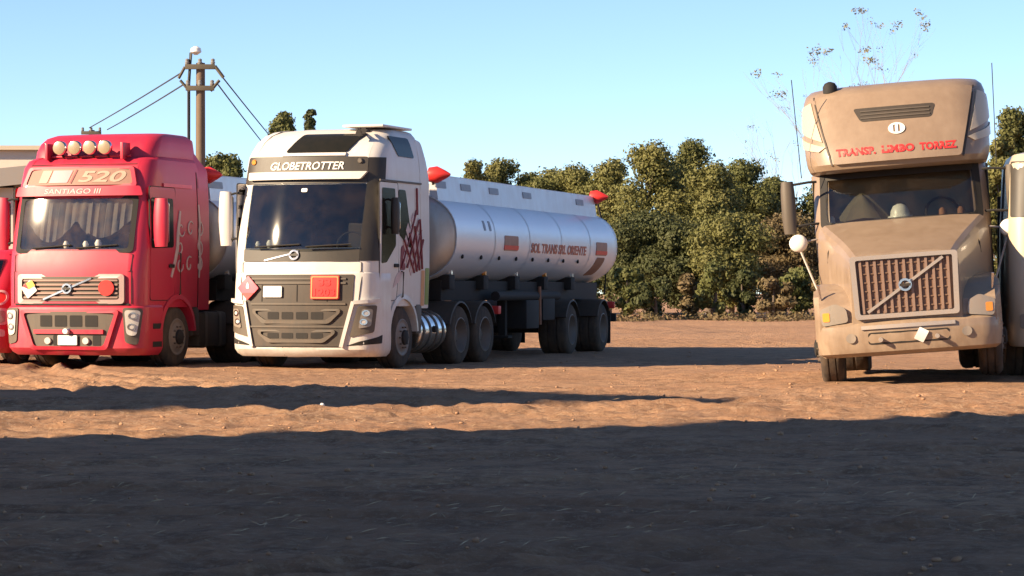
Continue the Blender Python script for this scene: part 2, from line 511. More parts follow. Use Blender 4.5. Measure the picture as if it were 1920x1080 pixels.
# straw and twigs strewn over the yard
rnd = random.Random(5)
bm = bmesh.new()
for _ in range(700):
    y = 1.0 / rnd.uniform(1 / 60.0, 1 / 13.0); x = rnd.uniform(-0.22, 0.22) * y
    z = gz(x, y); a = rnd.gauss(0.35, 0.7); l = rnd.uniform(0.03, 0.14); w_ = rnd.uniform(0.0012, 0.003)
    d = Vector((math.cos(a) * l, math.sin(a) * l, rnd.uniform(-0.01, 0.03))); q = Vector((-math.sin(a) * w_, math.cos(a) * w_, 0))
    p = Vector((x, y, z + 0.012))
    A = [bm.verts.new(v) for v in (p - q, p + d - q, p + d + q, p + q, p + d * 0.5 + Vector((0, 0, w_ * 2)))]
    bm.faces.new((A[0], A[1], A[4])); bm.faces.new((A[1], A[2], A[4])); bm.faces.new((A[2], A[3], A[4])); bm.faces.new((A[3], A[0], A[4]))
tag(finish('straw_litter', bm, flat('dry_straw', (0.42, 0.30, 0.18), 0.9, var=0.35), None, 0), 'pale dry straw and twigs littering the dirt yard', 'straw', kind='stuff')
s = at(604, 770, 28.2)
bm = bmesh.new()
r = bmesh.ops.create_icosphere(bm, subdivisions=2, radius=0.026)
for v in r['verts']: v.co *= random.uniform(0.85, 1.15)
o = finish('white_stone', bm, WSIGN, None, 30)
o.location = (s.x, s.y, max(gz(s.x + a_, s.y + b_) for a_ in (-0.2, 0, 0.2) for b_ in (-0.3, 0, 0.2)) + 0.012)
tag(o, 'single small white stone lying on the sunlit dirt before the white truck', 'stone')

# ------------------------------------------------------------------ truck helpers
def wheel(parent, x, y, r=0.52, wd=0.32, side=1, rim_r=0.30, dual=False):
    """tyre, dished rim and hub; outer face towards side * x"""
    wd = 0.58 if dual else wd
    s = side
    h = wd / 2
    prof = [(-h, rim_r), (-h - 0.004, r * 0.86), (-h + 0.03, r * 0.965), (-h + 0.07, r), (-h * 0.4, r), (-h * 0.36, r - 0.018), (-h * 0.28, r - 0.018), (-h * 0.24, r),
            (h * 0.24, r), (h * 0.28, r - 0.018), (h * 0.36, r - 0.018), (h * 0.4, r), (h - 0.07, r), (h - 0.03, r * 0.965), (h + 0.004, r * 0.86), (h, rim_r)]
    t = lathe('wheel', prof, 'x', (x, y, r - 0.02), TYRE, parent, 36, 40, (s > 0, s < 0))
    o = x + s * h
    d = -0.17 if dual else 0.0
    rim = lathe('rim', [(o + s * 0.006, rim_r + 0.012), (o + s * 0.012, rim_r - 0.005), (o + s * d * 0.4, rim_r - 0.03), (o + s * d, rim_r - 0.07), (o + s * (d + 0.02), rim_r * 0.62), (o + s * (d + 0.035), rim_r * 0.5)],
                'x', (0, y, r - 0.02), RIM, t, 28, 40, (False, True))
    hub = lathe('hub', [(o + s * (d + 0.02), 0.13), (o + s * (d + 0.07), 0.12), (o + s * (d + 0.09), 0.07)], 'x', (0, y, r - 0.02), CHASSIS if not dual else GREYPL, t, 16)
    bm = bmesh.new()
    for k in range(10):
        a = 2 * math.pi * k / 10
        lathe_bm(bm, [(o + s * (d + 0.02), 0.016), (o + s * (d + 0.055), 0.014)], 'x', (0, y + 0.175 * math.cos(a), r - 0.02 + 0.175 * math.sin(a)), 6)
    finish('wheel_nuts', bm, GREYPL, t)['kind'] = 'stuff'
    return t

class Cab:
    """cabover shell: profile rows (z, front y, half width), back y, crown and corner radius"""
    def __init__(s, prof, back, crown=0.10, rad=0.24):
        s.prof = prof; s.back = back; s.crown = crown; s.rad = rad
    def fw(s, z):
        P = s.prof
        if z <= P[0][0]: return P[0][1], P[0][2]
        for a, b in zip(P, P[1:]):
            if z <= b[0]:
                k = (z - a[0]) / (b[0] - a[0])
                return a[1] + (b[1] - a[1]) * k, a[2] + (b[2] - a[2]) * k
        return P[-1][1], P[-1][2]
    def fy(s, x, z):
        f, w = s.fw(z)
        ax = min(abs(x), w)
        y = f + s.crown * (ax / w) ** 2
        e = ax - (w - s.rad)
        if e > 0: y += s.rad - math.sqrt(max(0, s.rad ** 2 - e * e))
        return y
    def front(s, x, z, o): return (x, s.fy(x, z) - o, z)
    def left(s, y, z, o): return (s.fw(z)[1] + o, y, z)       # image right
    def right(s, y, z, o): return (-s.fw(z)[1] - o, y, z)
    def shell(s, name, z0, z1, mat, parent, back=None, holes=(), zs=None, smooth=30):
        back = back if back is not None else s.back
        zz = sorted({z0, z1, *[p[0] for p in s.prof if z0 < p[0] < z1], *[h for q in holes for h in q[2:4]], *(zs or [])})
        bm = bmesh.new()
        rings = []
        for z in zz:
            f, w = s.fw(z)
            hx = sorted({round(h, 4) for q in holes for h in q[0:2]})
            xs = [-w + s.rad * (1 - math.cos(t * math.pi / 2 / 5)) for t in range(6)]
            inner = [k * (w - s.rad) / 4 for k in range(-3, 4)]
            for h in hx:
                k = min(range(len(inner)), key=lambda i: abs(inner[i] - h)); inner[k] = h
            xs = xs + sorted(inner) + [-q for q in xs[::-1]]
            b = back(z) if callable(back) else back
            pts = [(x, s.fy(x, z)) for x in xs]
            ye = pts[-1][1]
            sidey = [ye + (b - ye) * k / 4 for k in (1, 2, 3)]
            ring = [(-w, b)] + [(-w, y) for y in sidey[::-1]] + pts + [(w, y) for y in sidey] + [(w, b)]
            rings.append([bm.verts.new((x, y, z)) for x, y in ring])
        n = len(rings[0])
        for i in range(len(rings) - 1):
            for k in range(n):
                j = (k + 1) % n
                q = (rings[i][k], rings[i][j], rings[i + 1][j], rings[i + 1][k])
                c = sum((v.co for v in q), Vector()) / 4
                if k < n - 1 and 4 <= k < n - 5 and any(h[0] < c.x < h[1] and h[2] < c.z < h[3] for h in holes):
                    continue
                bm.faces.new(q)
        bm.faces.new(rings[0]); bm.faces.new(rings[-1])
        bmesh.ops.recalc_face_normals(bm, faces=bm.faces[:])
        return finish(name, bm, mat, parent, smooth)

def interior(cab, z0, z1, parent, w=1.08, y1=1.9, lo=None):
    """dark shell of the cab seen through the windscreen, with dashboard, seats and wheel"""
    lo = lo or z0 - 0.25
    fyb = cab.fw(z0)[0] + cab.crown + 0.12
    bm = bmesh.new()
    vs1 = [bm.verts.new(v) for v in ((-w, fyb + 0.1, lo), (w, fyb + 0.1, lo), (w, y1, lo), (-w, y1, lo), (-w, fyb + 0.35, z1 + 0.1), (w, fyb + 0.35, z1 + 0.1), (w, y1, z1 + 0.1), (-w, y1, z1 + 0.1))]
    for q in ((0, 1, 2, 3), (4, 5, 6, 7), (1, 2, 6, 5), (2, 3, 7, 6), (3, 0, 4, 7)):
        bm.faces.new([vs1[k] for k in q])
    it = finish('cab_interior', bm, INTER, parent, 0)
    bm = bmesh.new()
    box_bm(bm, -w + 0.02, w - 0.02, fyb - 0.02, fyb + 0.42, lo + 0.01, z0 + 0.015, 0.04)
    finish('dashboard', bm, DASH, it)
    for sx in (-0.55, 0.55):
        bm = bmesh.new()
        box_bm(bm, sx - 0.25, sx + 0.25, fyb + 0.95, fyb + 1.12, z0 - 0.2, z0 + 0.45, 0.06)
        box_bm(bm, sx - 0.14, sx + 0.14, fyb + 0.97, fyb + 1.09, z0 + 0.46, z0 + 0.68, 0.05)
        finish('seat', bm, SEAT, it)
    bm = bmesh.new()
    rg = [Vector((0.55 + 0.22 * math.cos(t), fyb + 0.45 + 0.09 * math.sin(t), z0 + 0.08 + 0.2 * math.sin(t))) for t in [2 * math.pi * k / 18 for k in range(19)]]
    tube_bm(bm, rg, 0.018, 6)
    finish('steering_wheel', bm, CHASSIS, it)
    return it

def mirror_arm(parent, side, x, y, z0, z1, mat, w=0.26, arm_to=None, name='mirror'):
    s = side
    bm = bmesh.new()
    cx = s * x
    zs = np.linspace(z0, z1, 7)
    rings = []
    for k, z in enumerate(zs):
        u = abs(k - 3) / 3
        hw = (w / 2) * (1 - 0.18 * u ** 3); hd = 0.085 * (1 - 0.35 * u ** 2)
        rings.append([bm.verts.new((cx + hw * math.cos(t) * (1.0), y + hd * math.sin(t), z)) for t in [2 * math.pi * q / 14 for q in range(14)]])
    for a, b in zip(rings, rings[1:]):
        for q in range(14):
            bm.faces.new((a[q], a[(q + 1) % 14], b[(q + 1) % 14], b[q]))
    bm.faces.new(rings[0]); bm.faces.new(rings[-1])
    mo = finish(name, bm, mat, parent, 50)
    panel('mirror_glass', rr(cx - w * 0.40, cx + w * 0.40, z0 + 0.06, z1 - 0.06, 0.05), lambda u, v, o: (u, y + 0.075 + o, v), CHROME, mo, 0.012, 0.0)
    xe = arm_to if arm_to is not None else 1.2
    for zz in (z0 + 0.1, z1 - 0.05):
        tube('bracket', [(s * (x - w * 0.35), y, zz), (s * (xe + 0.06), y - 0.02, zz + 0.02), (s * (xe - 0.05), y + 0.02, zz + 0.02)], 0.02, CHASSIS, mo, 6)
    return mo

def wiper(parent, cab, x0, z0, x1, z1, o=0.04):
    pts = [cab.front(x0 + (x1 - x0) * k / 4, z0 + (z1 - z0) * k / 4, o) for k in range(5)]
    return tube('wiper', pts, 0.013, CHASSIS, parent, 6)

def fender_arch(parent, x, y, r0, r1, wd, mat, side, a0=-5, a1=185, name='fender', zc=0.5):
    bm = bmesh.new()
    n = 14
    L = []
    for k in range(n + 1):
        a = R(a0 + (a1 - a0) * k / n)
        L.append([bm.verts.new((x + side * dx, y + rr_ * math.cos(a), zc + rr_ * math.sin(a))) for dx, rr_ in ((-wd / 2, r0), (-wd / 2, r1), (wd / 2, r1), (wd / 2 + 0.01, r0))])
    for a, b in zip(L, L[1:]):
        for q in range(4):
            bm.faces.new((a[q], a[(q + 1) % 4], b[(q + 1) % 4], b[q]))
    bm.faces.new(L[0]); bm.faces.new(L[-1])
    return finish(name, bm, mat, parent, 40)

def plate_flat(name, x, z, w, h, fm, mat, parent, off=0.03, r=0.02, rot=0.0):
    pts = rr(-w / 2, w / 2, -h / 2, h / 2, r, 3)
    c, s_ = math.cos(rot), math.sin(rot)
    return panel(name, [(x + c * a - s_ * b, z + s_ * a + c * b) for a, b in pts], fm, mat, parent, 0.012, off, sink=0.02)

def chassis(root, y0, y1, zb=0.72):
    bm = bmesh.new()
    for sx in (-0.42, 0.42):
        box_bm(bm, sx - 0.05, sx + 0.05, y0, y1, zb, zb + 0.27, 0.01)
    for k in range(int((y1 - y0) / 1.2) + 1):
        y = y0 + 0.1 + k * 1.2
        if y < y1: box_bm(bm, -0.38, 0.38, y - 0.05, y + 0.05, zb + 0.04, zb + 0.2, 0.01)
    return finish('chassis', bm, CHASSIS, root)

def axle(root, y, hw=1.0, r=0.5):
    return tube('axle', [(-hw, y, r), (hw, y, r)], 0.075, CHASSIS, root, 10)
# ------------------------------------------------------------------ trucks
def wrap_of(s):
    def wrap(u, z, o):
        f, w = s.fw(z); a = abs(u); sg = 1 if u >= 0 else -1; e0 = w - s.rad
        if a <= e0:
            x, y, nx, ny = a, f + s.crown * (a / w) ** 2, 0.0, -1.0
        elif a <= e0 + s.rad * math.pi / 2:
            t = (a - e0) / s.rad
            x = e0 + s.rad * math.sin(t); y = f + s.crown * (x / w) ** 2 + s.rad * (1 - math.cos(t)); nx, ny = math.sin(t), -math.cos(t)
        else:
            x, y, nx, ny = w, f + s.crown + s.rad + (a - e0 - s.rad * math.pi / 2), 1.0, 0.0
        return (sg * (x + nx * o), y + ny * o, z)
    return wrap

def disc_poly(cx, cz, r, n=16, k=1.0):
    return [(cx + r * math.cos(2 * math.pi * i / n), cz + r * k * math.sin(2 * math.pi * i / n)) for i in range(n)]

def badge(parent, fm, x, z, r, off=0.03):
    """round ring badge with an arrow on a diagonal bar, as on the truck fronts"""
    b = ring_panel('badge', disc_poly(x, z, r, 20), disc_poly(x, z, r * 0.66, 20), fm, CHROME, parent, 0.02, off)
    a = R(45)
    panel('badge_arrow', [(x + r * (0.75 + p) * math.cos(a) - q * math.sin(a), z + r * (0.75 + p) * math.sin(a) + q * math.cos(a)) for p, q in ((0, -0.02), (0.5, 0), (0, 0.02))], fm, CHROME, b, 0.015, off)
    plate_flat('badge_bar', x, z, r * 1.7, r * 0.42, fm, BLACKP, b, off + 0.012, 0.005)
    return b

def strip(name, p0, p1, w, fm, mat, parent, off=0.012, thick=0.012):
    d = Vector((p1[0] - p0[0], p1[1] - p0[1])); n = Vector((-d.y, d.x)).normalized() * w / 2
    return panel(name, [(p0[0] - n.x, p0[1] - n.y), (p1[0] - n.x, p1[1] - n.y), (p1[0] + n.x, p1[1] + n.y), (p0[0] + n.x, p0[1] + n.y)], fm, mat, parent, thick, off, du=0.25)

def curve_strip(name, pts, w, fm, mat, parent, off=0.012):
    P = [Vector(p) for p in pts]
    L, Rr = [], []
    for i, p in enumerate(P):
        d = (P[min(i + 1, len(P) - 1)] - P[max(0, i - 1)]).normalized(); n = Vector((-d.y, d.x)) * w / 2 * (0.35 + 0.65 * math.sin(math.pi * (i + 0.6) / (len(P) + 0.2)))
        L.append(p + n); Rr.append(p - n)
    bm = bmesh.new()
    va = [bm.verts.new(Vector(fm(q.x, q.y, off))) for q in L]; vb = [bm.verts.new(Vector(fm(q.x, q.y, off))) for q in Rr]
    vc = [bm.verts.new(Vector(fm(q.x, q.y, off - 0.016))) for q in L]; vd = [bm.verts.new(Vector(fm(q.x, q.y, off - 0.016))) for q in Rr]
    for i in range(len(P) - 1):
        bm.faces.new((va[i], va[i + 1], vb[i + 1], vb[i])); bm.faces.new((va[i], va[i + 1], vc[i + 1], vc[i])); bm.faces.new((vb[i], vb[i + 1], vd[i + 1], vd[i]))
    return finish(name, bm, mat, parent, 0)

def seam(poly, fm, parent, w=0.010, off=0.0):
    """dark shut line round a panel"""
    c = Vector((sum(q[0] for q in poly) / len(poly), sum(q[1] for q in poly) / len(poly)))
    inner = [tuple(Vector(q) + (c - Vector(q)).normalized() * w) for q in poly]
    return ring_panel('shut_line', poly, inner, fm, CHASSIS, parent, 0.007, off)

def lamp_bowls(spots, fm, parent, off=0.03):
    for (x, z, r) in spots:
        b = ring_panel('reflector', disc_poly(x, z, r, 16), disc_poly(x, z, r * 0.62, 16), fm, CHROME, parent, 0.012, off)
        panel('bulb_glass', disc_poly(x, z, r * 0.6, 14), fm, LAMP, b, 0.008, off)

# ---------------------------------------------------------------- white cabover tractor
YAW = 19.5
def white_truck():
    root = empty('tractor_truck', (-3.42, 43.39, 0.0), R(-YAW))
    tag(root, 'white high roof cabover tractor with dark grille and red hazard plates', 'truck')
    C = Cab([(1.02, 0.02, 1.22), (1.5, 0.02, 1.235), (1.75, 0.035, 1.24), (1.97, 0.06, 1.24), (2.1, 0.09, 1.24), (2.25, 0.128, 1.24), (2.5, 0.196, 1.235), (2.8, 0.283, 1.23), (3.02, 0.35, 1.225),
             (3.25, 0.39, 1.22), (3.48, 0.43, 1.20), (3.6, 0.52, 1.18), (3.74, 0.66, 1.155), (3.86, 0.84, 1.11), (3.94, 1.05, 1.04), (3.97, 1.25, 0.96)], 2.25, 0.21, 0.24)
    W = wrap_of(C)
    cab = C.shell('cab', 1.02, 3.97, WHITE, root, holes=[(-0.98, 0.98, 1.97, 3.02)])
    B = Cab([(0.20, 0.10, 1.17), (0.25, 0.03, 1.22), (0.32, -0.02, 1.245), (0.42, -0.03, 1.25), (1.0, -0.02, 1.25), (1.40, 0.0, 1.245), (1.56, 0.02, 1.24), (1.60, 0.05, 1.22)], 0.84, 0.19, 0.26)
    F = B.front; WB = wrap_of(B)
    bump = B.shell('bumper', 0.20, 1.60, WHITE, root)
    # windscreen and the black band round it
    interior(C, 1.97, 3.02, root)
    ws = panel('windscreen', rpoly([(-0.99, 1.95), (0.99, 1.95), (0.99, 3.03), (-0.99, 3.03)], 0.04), lambda u, z, o: W(u, z, o + 0.07 * max(0.0, 1 - (u / 0.99) ** 2)), GLASS_D, root, 0.008, 0.004, sink=0.004)
    panel('pillar_trim', [(0.985, 1.76), (1.30, 1.76), (1.27, 2.1), (1.25, 3.46), (0.985, 3.46)], W, BLACKP, root, 0.012, 0.0)
    panel('cowl_panel', rpoly([(-1.0, 1.755), (0.983, 1.755), (0.983, 1.968), (-1.0, 1.968)], 0.03), W, BLACKP, root, 0.014, 0.0)
    sg = panel('sign_band', rpoly([(-1.16, 3.035), (0.983, 3.035), (0.983, 3.47), (-1.10, 3.49)], 0.05), W, BLACKP, root, 0.016, 0.0)
    lettering('lettering', 'GLOBETROTTER', W, WSIGN, sg, -0.02, 3.325, 1.26, 0.13, 0.008, 0.018, 0.25, 0.012)
    for k in (-0.98, 0.86):
        lathe('marker_lamp', [(0.0, 0.05), (-0.03, 0.035)], 'y', (k, W(k, 3.40, 0.016)[1], 3.40), AMBER if k < 0 else GREYPL, sg, 10)
    vis = panel('sun_visor', rpoly([(-1.02, 3.10), (0.90, 3.10), (1.0, 3.225), (-1.02, 3.225)], 0.02), W, WHITE, root, 0.07, 0.02)
    # skylight in the roof slope, roof rail, horns
    panel('skylight', rpoly([(-0.42, 3.55), (0.62, 3.55), (0.78, 3.87), (-0.24, 3.87)], 0.05), W, SIDEG, root, 0.02, 0.0, dv=0.06)
    strip('skylight_trim', (-0.46, 3.515), (0.62, 3.515), 0.05, W, WHITE, root, 0.01, 0.03)
    bm = bmesh.new()
    for k, (hx, l) in enumerate(((0.92, 0.30), (1.0, 0.22))):
        lathe_bm(bm, [(0.52, 0.055), (0.58, 0.03), (0.58 + l, 0.016)], 'y', (hx - 0.14, 0.12, 3.86 + 0.04 * k), 10)
    finish('air_horn', bm, CHASSIS, root)
    panel('roof_side_window', rpoly([(1.28, 3.50), (0.98, 3.83), (1.86, 3.83), (1.98, 3.50)], 0.05), C.left, SIDEG, root, 0.012, 0.0, dv=0.06)
    box('roof_spoiler', 0.35, 1.05, 1.0, 2.3, 3.985, 4.025, WHITE, root, 0.015)
    # side glass, pillars, door lines
    panel('door_window', rpoly([(0.50, 2.96), (0.46, 2.2), (0.44, 1.72), (0.66, 1.74), (1.06, 2.02), (1.06, 2.96)], 0.04), C.left, SIDEG, root, 0.010, 0.0)
    panel('quarter_window', rpoly([(1.22, 2.95), (1.22, 2.2), (1.72, 1.98), (1.72, 2.25), (1.52, 2.95)], 0.05), C.left, SIDEG, root, 0.010, 0.0)
    panel('door_window', rpoly([(0.44, 2.96), (0.44, 1.80), (1.06, 2.02), (1.06, 2.96)], 0.05), C.right, SIDEG, root, 0.010, 0.0)
    for sd_ in (C.left, C.right):
        d = panel('door', rpoly([(0.40, 1.12), (1.12, 1.12), (1.19, 1.6), (1.19, 3.05), (0.40, 3.05)], 0.06), sd_, WHITE, root, 0.004, 0.0)
        panel('door_handle', rr(0.98, 1.16, 1.66, 1.72, 0.02), sd_, CHASSIS, d, 0.03, 0.0)
        seam(rpoly([(0.39, 1.11), (1.13, 1.11), (1.20, 1.6), (1.20, 3.06), (0.39, 3.06)], 0.06), sd_, d)
        tube('grab_handle', [sd_(1.30, 1.15, 0.0), sd_(1.30, 1.18, 0.05), sd_(1.30, 1.58, 0.05), sd_(1.30, 1.6, 0.0)], 0.014, GREYPL, root, 6)
    strip('gutter', (0.4, 3.08), (2.22, 3.08), 0.03, C.left, GREYPL, root)
    # red and white criss-cross pattern on the rear quarter
    for k in range(4):
        strip('pattern_strap', (1.30 + 0.24 * k, 1.66), (1.98 + 0.10 * k, 2.62 - 0.16 * k), 0.03, C.left, DKRED, root, 0.016)
        strip('pattern_strap', (1.40 + 0.24 * k, 2.12 + 0.12 * k), (1.86 + 0.12 * k, 1.58 + 0.02 * k), 0.03, C.left, DKRED, root, 0.022)
    for (a, b, c_) in ((1.50, 2.05, 0.12), (1.74, 2.22, 0.11), (1.95, 2.02, 0.10), (1.62, 1.78, 0.10), (1.88, 1.76, 0.09), (2.08, 2.38, 0.09), (1.60, 2.28, 0.10), (1.84, 2.46, 0.09), (2.10, 1.80, 0.08), (1.44, 1.82, 0.08), (2.08, 2.12, 0.09), (1.74, 1.62, 0.07)):
        panel('pattern_diamond', [(a - c_, b), (a, b - c_ * 1.3), (a + c_, b), (a, b + c_ * 1.3)], C.left, PALEW, root, 0.006, 0.006)
    strip('pattern_strap', (2.02, 2.55), (2.02, 3.0), 0.03, C.left, DKRED, root, 0.016)
    panel('pattern_patch', rpoly([(1.26, 1.62), (1.48, 1.62), (1.46, 2.06), (1.30, 2.0)], 0.05), C.left, DKRED, root, 0.006, 0.004)
    # grille
    gp = panel('grille', rpoly([(-0.76, 0.37), (0.70, 0.37), (0.90, 1.08), (0.92, 1.54), (-0.94, 1.54), (-0.92, 1.08)], 0.03), F, DARKPL, root, 0.014, 0.0)
    for (z0, z1, xa, xb) in ((0.74, 0.98, -0.78, 0.72), (0.43, 0.64, -0.68, 0.64)):
        ring_panel('grille_frame', rpoly([(xa + 0.18, z0), (xb - 0.18, z0), (xb, z1 - 0.06), (xb, z1), (xa, z1), (xa, z1 - 0.06)], 0.05),
                   rpoly([(xa + 0.24, z0 + 0.055), (xb - 0.24, z0 + 0.055), (xb - 0.06, z1 - 0.07), (xb - 0.06, z1 - 0.03), (xa + 0.06, z1 - 0.03), (xa + 0.06, z1 - 0.07)], 0.03), F, GREYPL, gp, 0.035, 0.012)
        for k in range(4):
            x = -0.41 + 0.25 * k
            panel('grille_opening', rr(x - 0.10, x + 0.10, z0 + 0.07, z1 - 0.05, 0.02), F, CHASSIS, gp, 0.004, 0.014)
    for z in (1.06, 1.40, 1.47, 0.69):
        strip('grille_slat', (-0.82, z), (0.80, z), 0.028, F, GREYPL, gp, 0.016, 0.018)
    for k in (-0.62, 0.0, 0.5):
        strip('grille_slat', (k, 1.10), (k, 1.37), 0.014, F, CHASSIS, gp, 0.014, 0.006)
    for (p0, p1) in (((0.92, 1.10), (0.735, 0.36)), ((-0.94, 1.10), (-0.795, 0.36))):
        strip('grille_trim', p0, p1, 0.055, F, WHITE, root, 0.0, 0.05)
    strip('brow', (0.93, 1.085), (1.30, 1.12), 0.06, WB, WHITE, root, 0.0, 0.06)
    strip('brow', (-0.95, 1.085), (-1.30, 1.12), 0.06, WB, WHITE, root, 0.0, 0.06)
    for sg_ in (1, -1):
        hl = panel('headlight', rpoly([(sg_ * 0.86, 0.52), (sg_ * 1.22, 0.60), (sg_ * 1.27, 1.04), (sg_ * 0.99, 1.03)], 0.04), WB, GREYPL, root, 0.02, 0.0)
        panel('lamp_lens', rpoly([(sg_ * 1.0, 0.66), (sg_ * 1.17, 0.70), (sg_ * 1.20, 0.98), (sg_ * 1.05, 0.98)], 0.04), WB, LAMPD, hl, 0.012, 0.02)
        lamp_bowls([(sg_ * 1.10, 0.91, 0.052), (sg_ * 1.07, 0.77, 0.05)], WB, hl)
        panel('bumper_slot', rpoly([(sg_ * 0.80, 0.38), (sg_ * 1.42, 0.42), (sg_ * 1.44, 0.56), (sg_ * 1.0, 0.45)], 0.02), WB, CHASSIS, root, 0.006, 0.0)
    strip('bumper_seam', (-0.25, 0.22), (-0.25, 0.36), 0.012, F, GREYPL, bump, 0.002, 0.006)
    seam(rpoly([(-1.02, 1.575), (1.02, 1.575), (1.02, 1.745), (-1.02, 1.745)], 0.03), W, root)
    strip('shut_line', (0.99, 1.06), (1.04, 1.58), 0.012, WB, CHASSIS, root, 0.0, 0.006)
    strip('shut_line', (-0.99, 1.06), (-1.04, 1.58), 0.012, WB, CHASSIS, root, 0.0, 0.006)
    strip('shut_line', (-0.78, 0.362), (0.72, 0.362), 0.012, F, CHASSIS, root, 0.0, 0.006)
    # plates
    dm = plate_flat('hazard_diamond', -0.87, 1.32, 0.285, 0.285, F, PINK, root, 0.05, 0.02, R(45))
    panel('hazard_stripe', [(-0.99, 1.24), (-0.75, 1.24), (-0.80, 1.19), (-0.87, 1.13), (-0.94, 1.19)], F, REDSIGN, dm, 0.006, 0.064)
    panel('hazard_flame', rpoly([(-0.90, 1.31), (-0.84, 1.31), (-0.845, 1.37), (-0.87, 1.42), (-0.895, 1.37)], 0.02), F, WSIGN, dm, 0.005, 0.064)
    plate_flat('number_plate', -0.42, 1.26, 0.33, 0.18, F, WSIGN, root, 0.035, 0.015)
    hp = plate_flat('hazard_plate', 0.47, 1.33, 0.46, 0.38, F, REDSIGN, root, 0.04, 0.02)
    ring_panel('plate_border', rr(0.25, 0.69, 1.15, 1.51, 0.02), rr(0.27, 0.67, 1.17, 1.49, 0.02), F, ORANGE, hp, 0.008, 0.052)
    lettering('lettering', '33', F, REDTXT, hp, 0.47, 1.41, 0.20, 0.12, 0.004, 0.054, 0, 0.02)
    lettering('lettering', '1203', F, REDTXT, hp, 0.47, 1.25, 0.34, 0.12, 0.004, 0.054, 0, 0.02)
    badge(root, W, -0.07, 1.86, 0.085, 0.02)
    strip('badge_diagonal', (-0.60, 1.77), (-0.16, 1.87), 0.022, W, CHROME, root, 0.016, 0.012)
    wiper(root, C, -0.75, 1.99, 0.05, 2.03, 0.105); wiper(root, C, 0.15, 1.99, 0.88, 2.03, 0.105)
    for (x, r_) in ((-0.82, 0.045), (-0.60, 0.055)):
        lathe('dash_ornament', [(1.985, r_ * 0.7), (2.0 + r_, r_), (2.0 + 2 * r_, r_ * 0.5)], 'z', (x, C.fy(x, 2.0) + 0.16, 0), HELMET, root, 12)
    plate_flat('screen_sticker', 0.02, 2.92, 0.10, 0.06, W, WSIGN, root, 0.085)
    # mirrors, steps, arches
    mirror_arm(root, -1, 1.43, 0.42, 2.02, 2.92, WHITE, 0.24)
    mirror_arm(root, 1, 1.36, 0.74, 2.20, 2.80, BLACKP, 0.14)
    for s_ in (1, -1):
        fender_arch(root, s_ * 1.08, 1.40, 0.60, 0.68, 0.34, WHITE, s_, 5, 175, zc=0.54)
        box('step', min(s_ * 0.85, s_ * 1.23), max(s_ * 0.85, s_ * 1.23), 2.02, 2.28, 0.55, 1.05, GREYPL, root, 0.03)
        panel('side_fairing', rpoly([(2.2, 0.98), (2.58, 0.98), (2.60, 3.2), (2.42, 3.80), (2.2, 3.84)], 0.05), (C.left if s_ > 0 else C.right), WHITE, root, 0.03, -0.025, sink=0.02)
    panel('orange_tape', rr(2.22, 2.36, 1.02, 1.62, 0.02), C.left, ORANGE, root, 0.006, 0.006, sink=0.004)
    panel('green_tape', rr(2.40, 2.56, 1.04, 1.66, 0.02), C.left, GREEN, root, 0.006, 0.006, sink=0.004)
    panel('door_emblem', rpoly([(0.95, 1.32), (1.2, 1.42), (1.42, 1.62), (1.25, 1.62), (1.05, 1.5)], 0.03), C.left, PALEW, root, 0.006, 0.006)
    # running gear
    chassis(root, 0.6, 6.4)
    for y, du in ((1.40, False), (4.10, True), (5.35, True)):
        axle(root, y)
        for s_ in (1, -1):
            wheel(root, s_ * (0.95 if du else 1.06), y, side=s_, dual=du)
            if du: fender_arch(root, s_ * 0.95, y, 0.565, 0.60, 0.60, DARKPL, s_, 20, 160)
    for s_ in (1, -1):
        ft = lathe('fuel_tank', [(2.22, 0.30), (2.24, 0.36), (3.40, 0.36), (3.42, 0.30)], 'y', (s_ * 0.88, 0, 0.58), CHROME, root, 32)
        for y in (2.36, 2.66, 2.98, 3.26):
            lathe('tank_band', [(y - 0.04, 0.368), (y - 0.03, 0.375), (y + 0.03, 0.375), (y + 0.04, 0.368)], 'y', (s_ * 0.88, 0, 0.58), GREYPL, ft, 32)
        lathe('filler_cap', [(s_ * 0.34, 0.06), (s_ * 0.40, 0.05)], 'x', (s_ * 0.88, 2.82, 0.62), CHASSIS, ft, 12)
    bm = bmesh.new()
    for y in (2.5, 2.75, 3.0):
        lathe_bm(bm, [(y - 0.1, 0.09), (y + 0.1, 0.09)], 'y', (0.80, 0, 1.0), 10)
    finish('air_reservoir', bm, CHASSIS, root)
    lathe('fifth_wheel', [(0.98, 0.5), (1.08, 0.5)], 'z', (0, 4.8, 0), CHASSIS, root, 20)
    box('rear_light_box', 0.95, 1.18, 6.25, 6.4, 0.85, 1.0, REDSIGN, root, 0.02)
    root.scale = (1.04, 1.0, 1.0)
    root.location.x -= 0.07
    return root
white_truck()

# ---------------------------------------------------------------- tanker trailer
ORANGE_D = flat('faded_placard', (0.34, 0.16, 0.11), 0.5, var=0.3)
def tank_section(k=1.0, n=44):
    """superelliptic cross-section, half width 1.22, z 1.42 .. 3.05"""
    pts = []
    for i in range(n):
        t = 2 * math.pi * i / n
        c, s_ = math.cos(t), math.sin(t)
        e = 2 / 2.35
        x = math.copysign(abs(c) ** e, c) * 1.22 * k
        z = 2.22 + math.copysign(abs(s_) ** e, s_) * 0.82 * k
        pts.append((x, z))
    return pts

def tank_side(sgn):
    def fm(y, z, o):
        q = min(1.0, abs((z - 2.22) / 0.82)) ** 2.35
        x = 1.22 * (1 - q) ** (1 / 2.35)
        return (sgn * (x + o), y, z)
    return fm

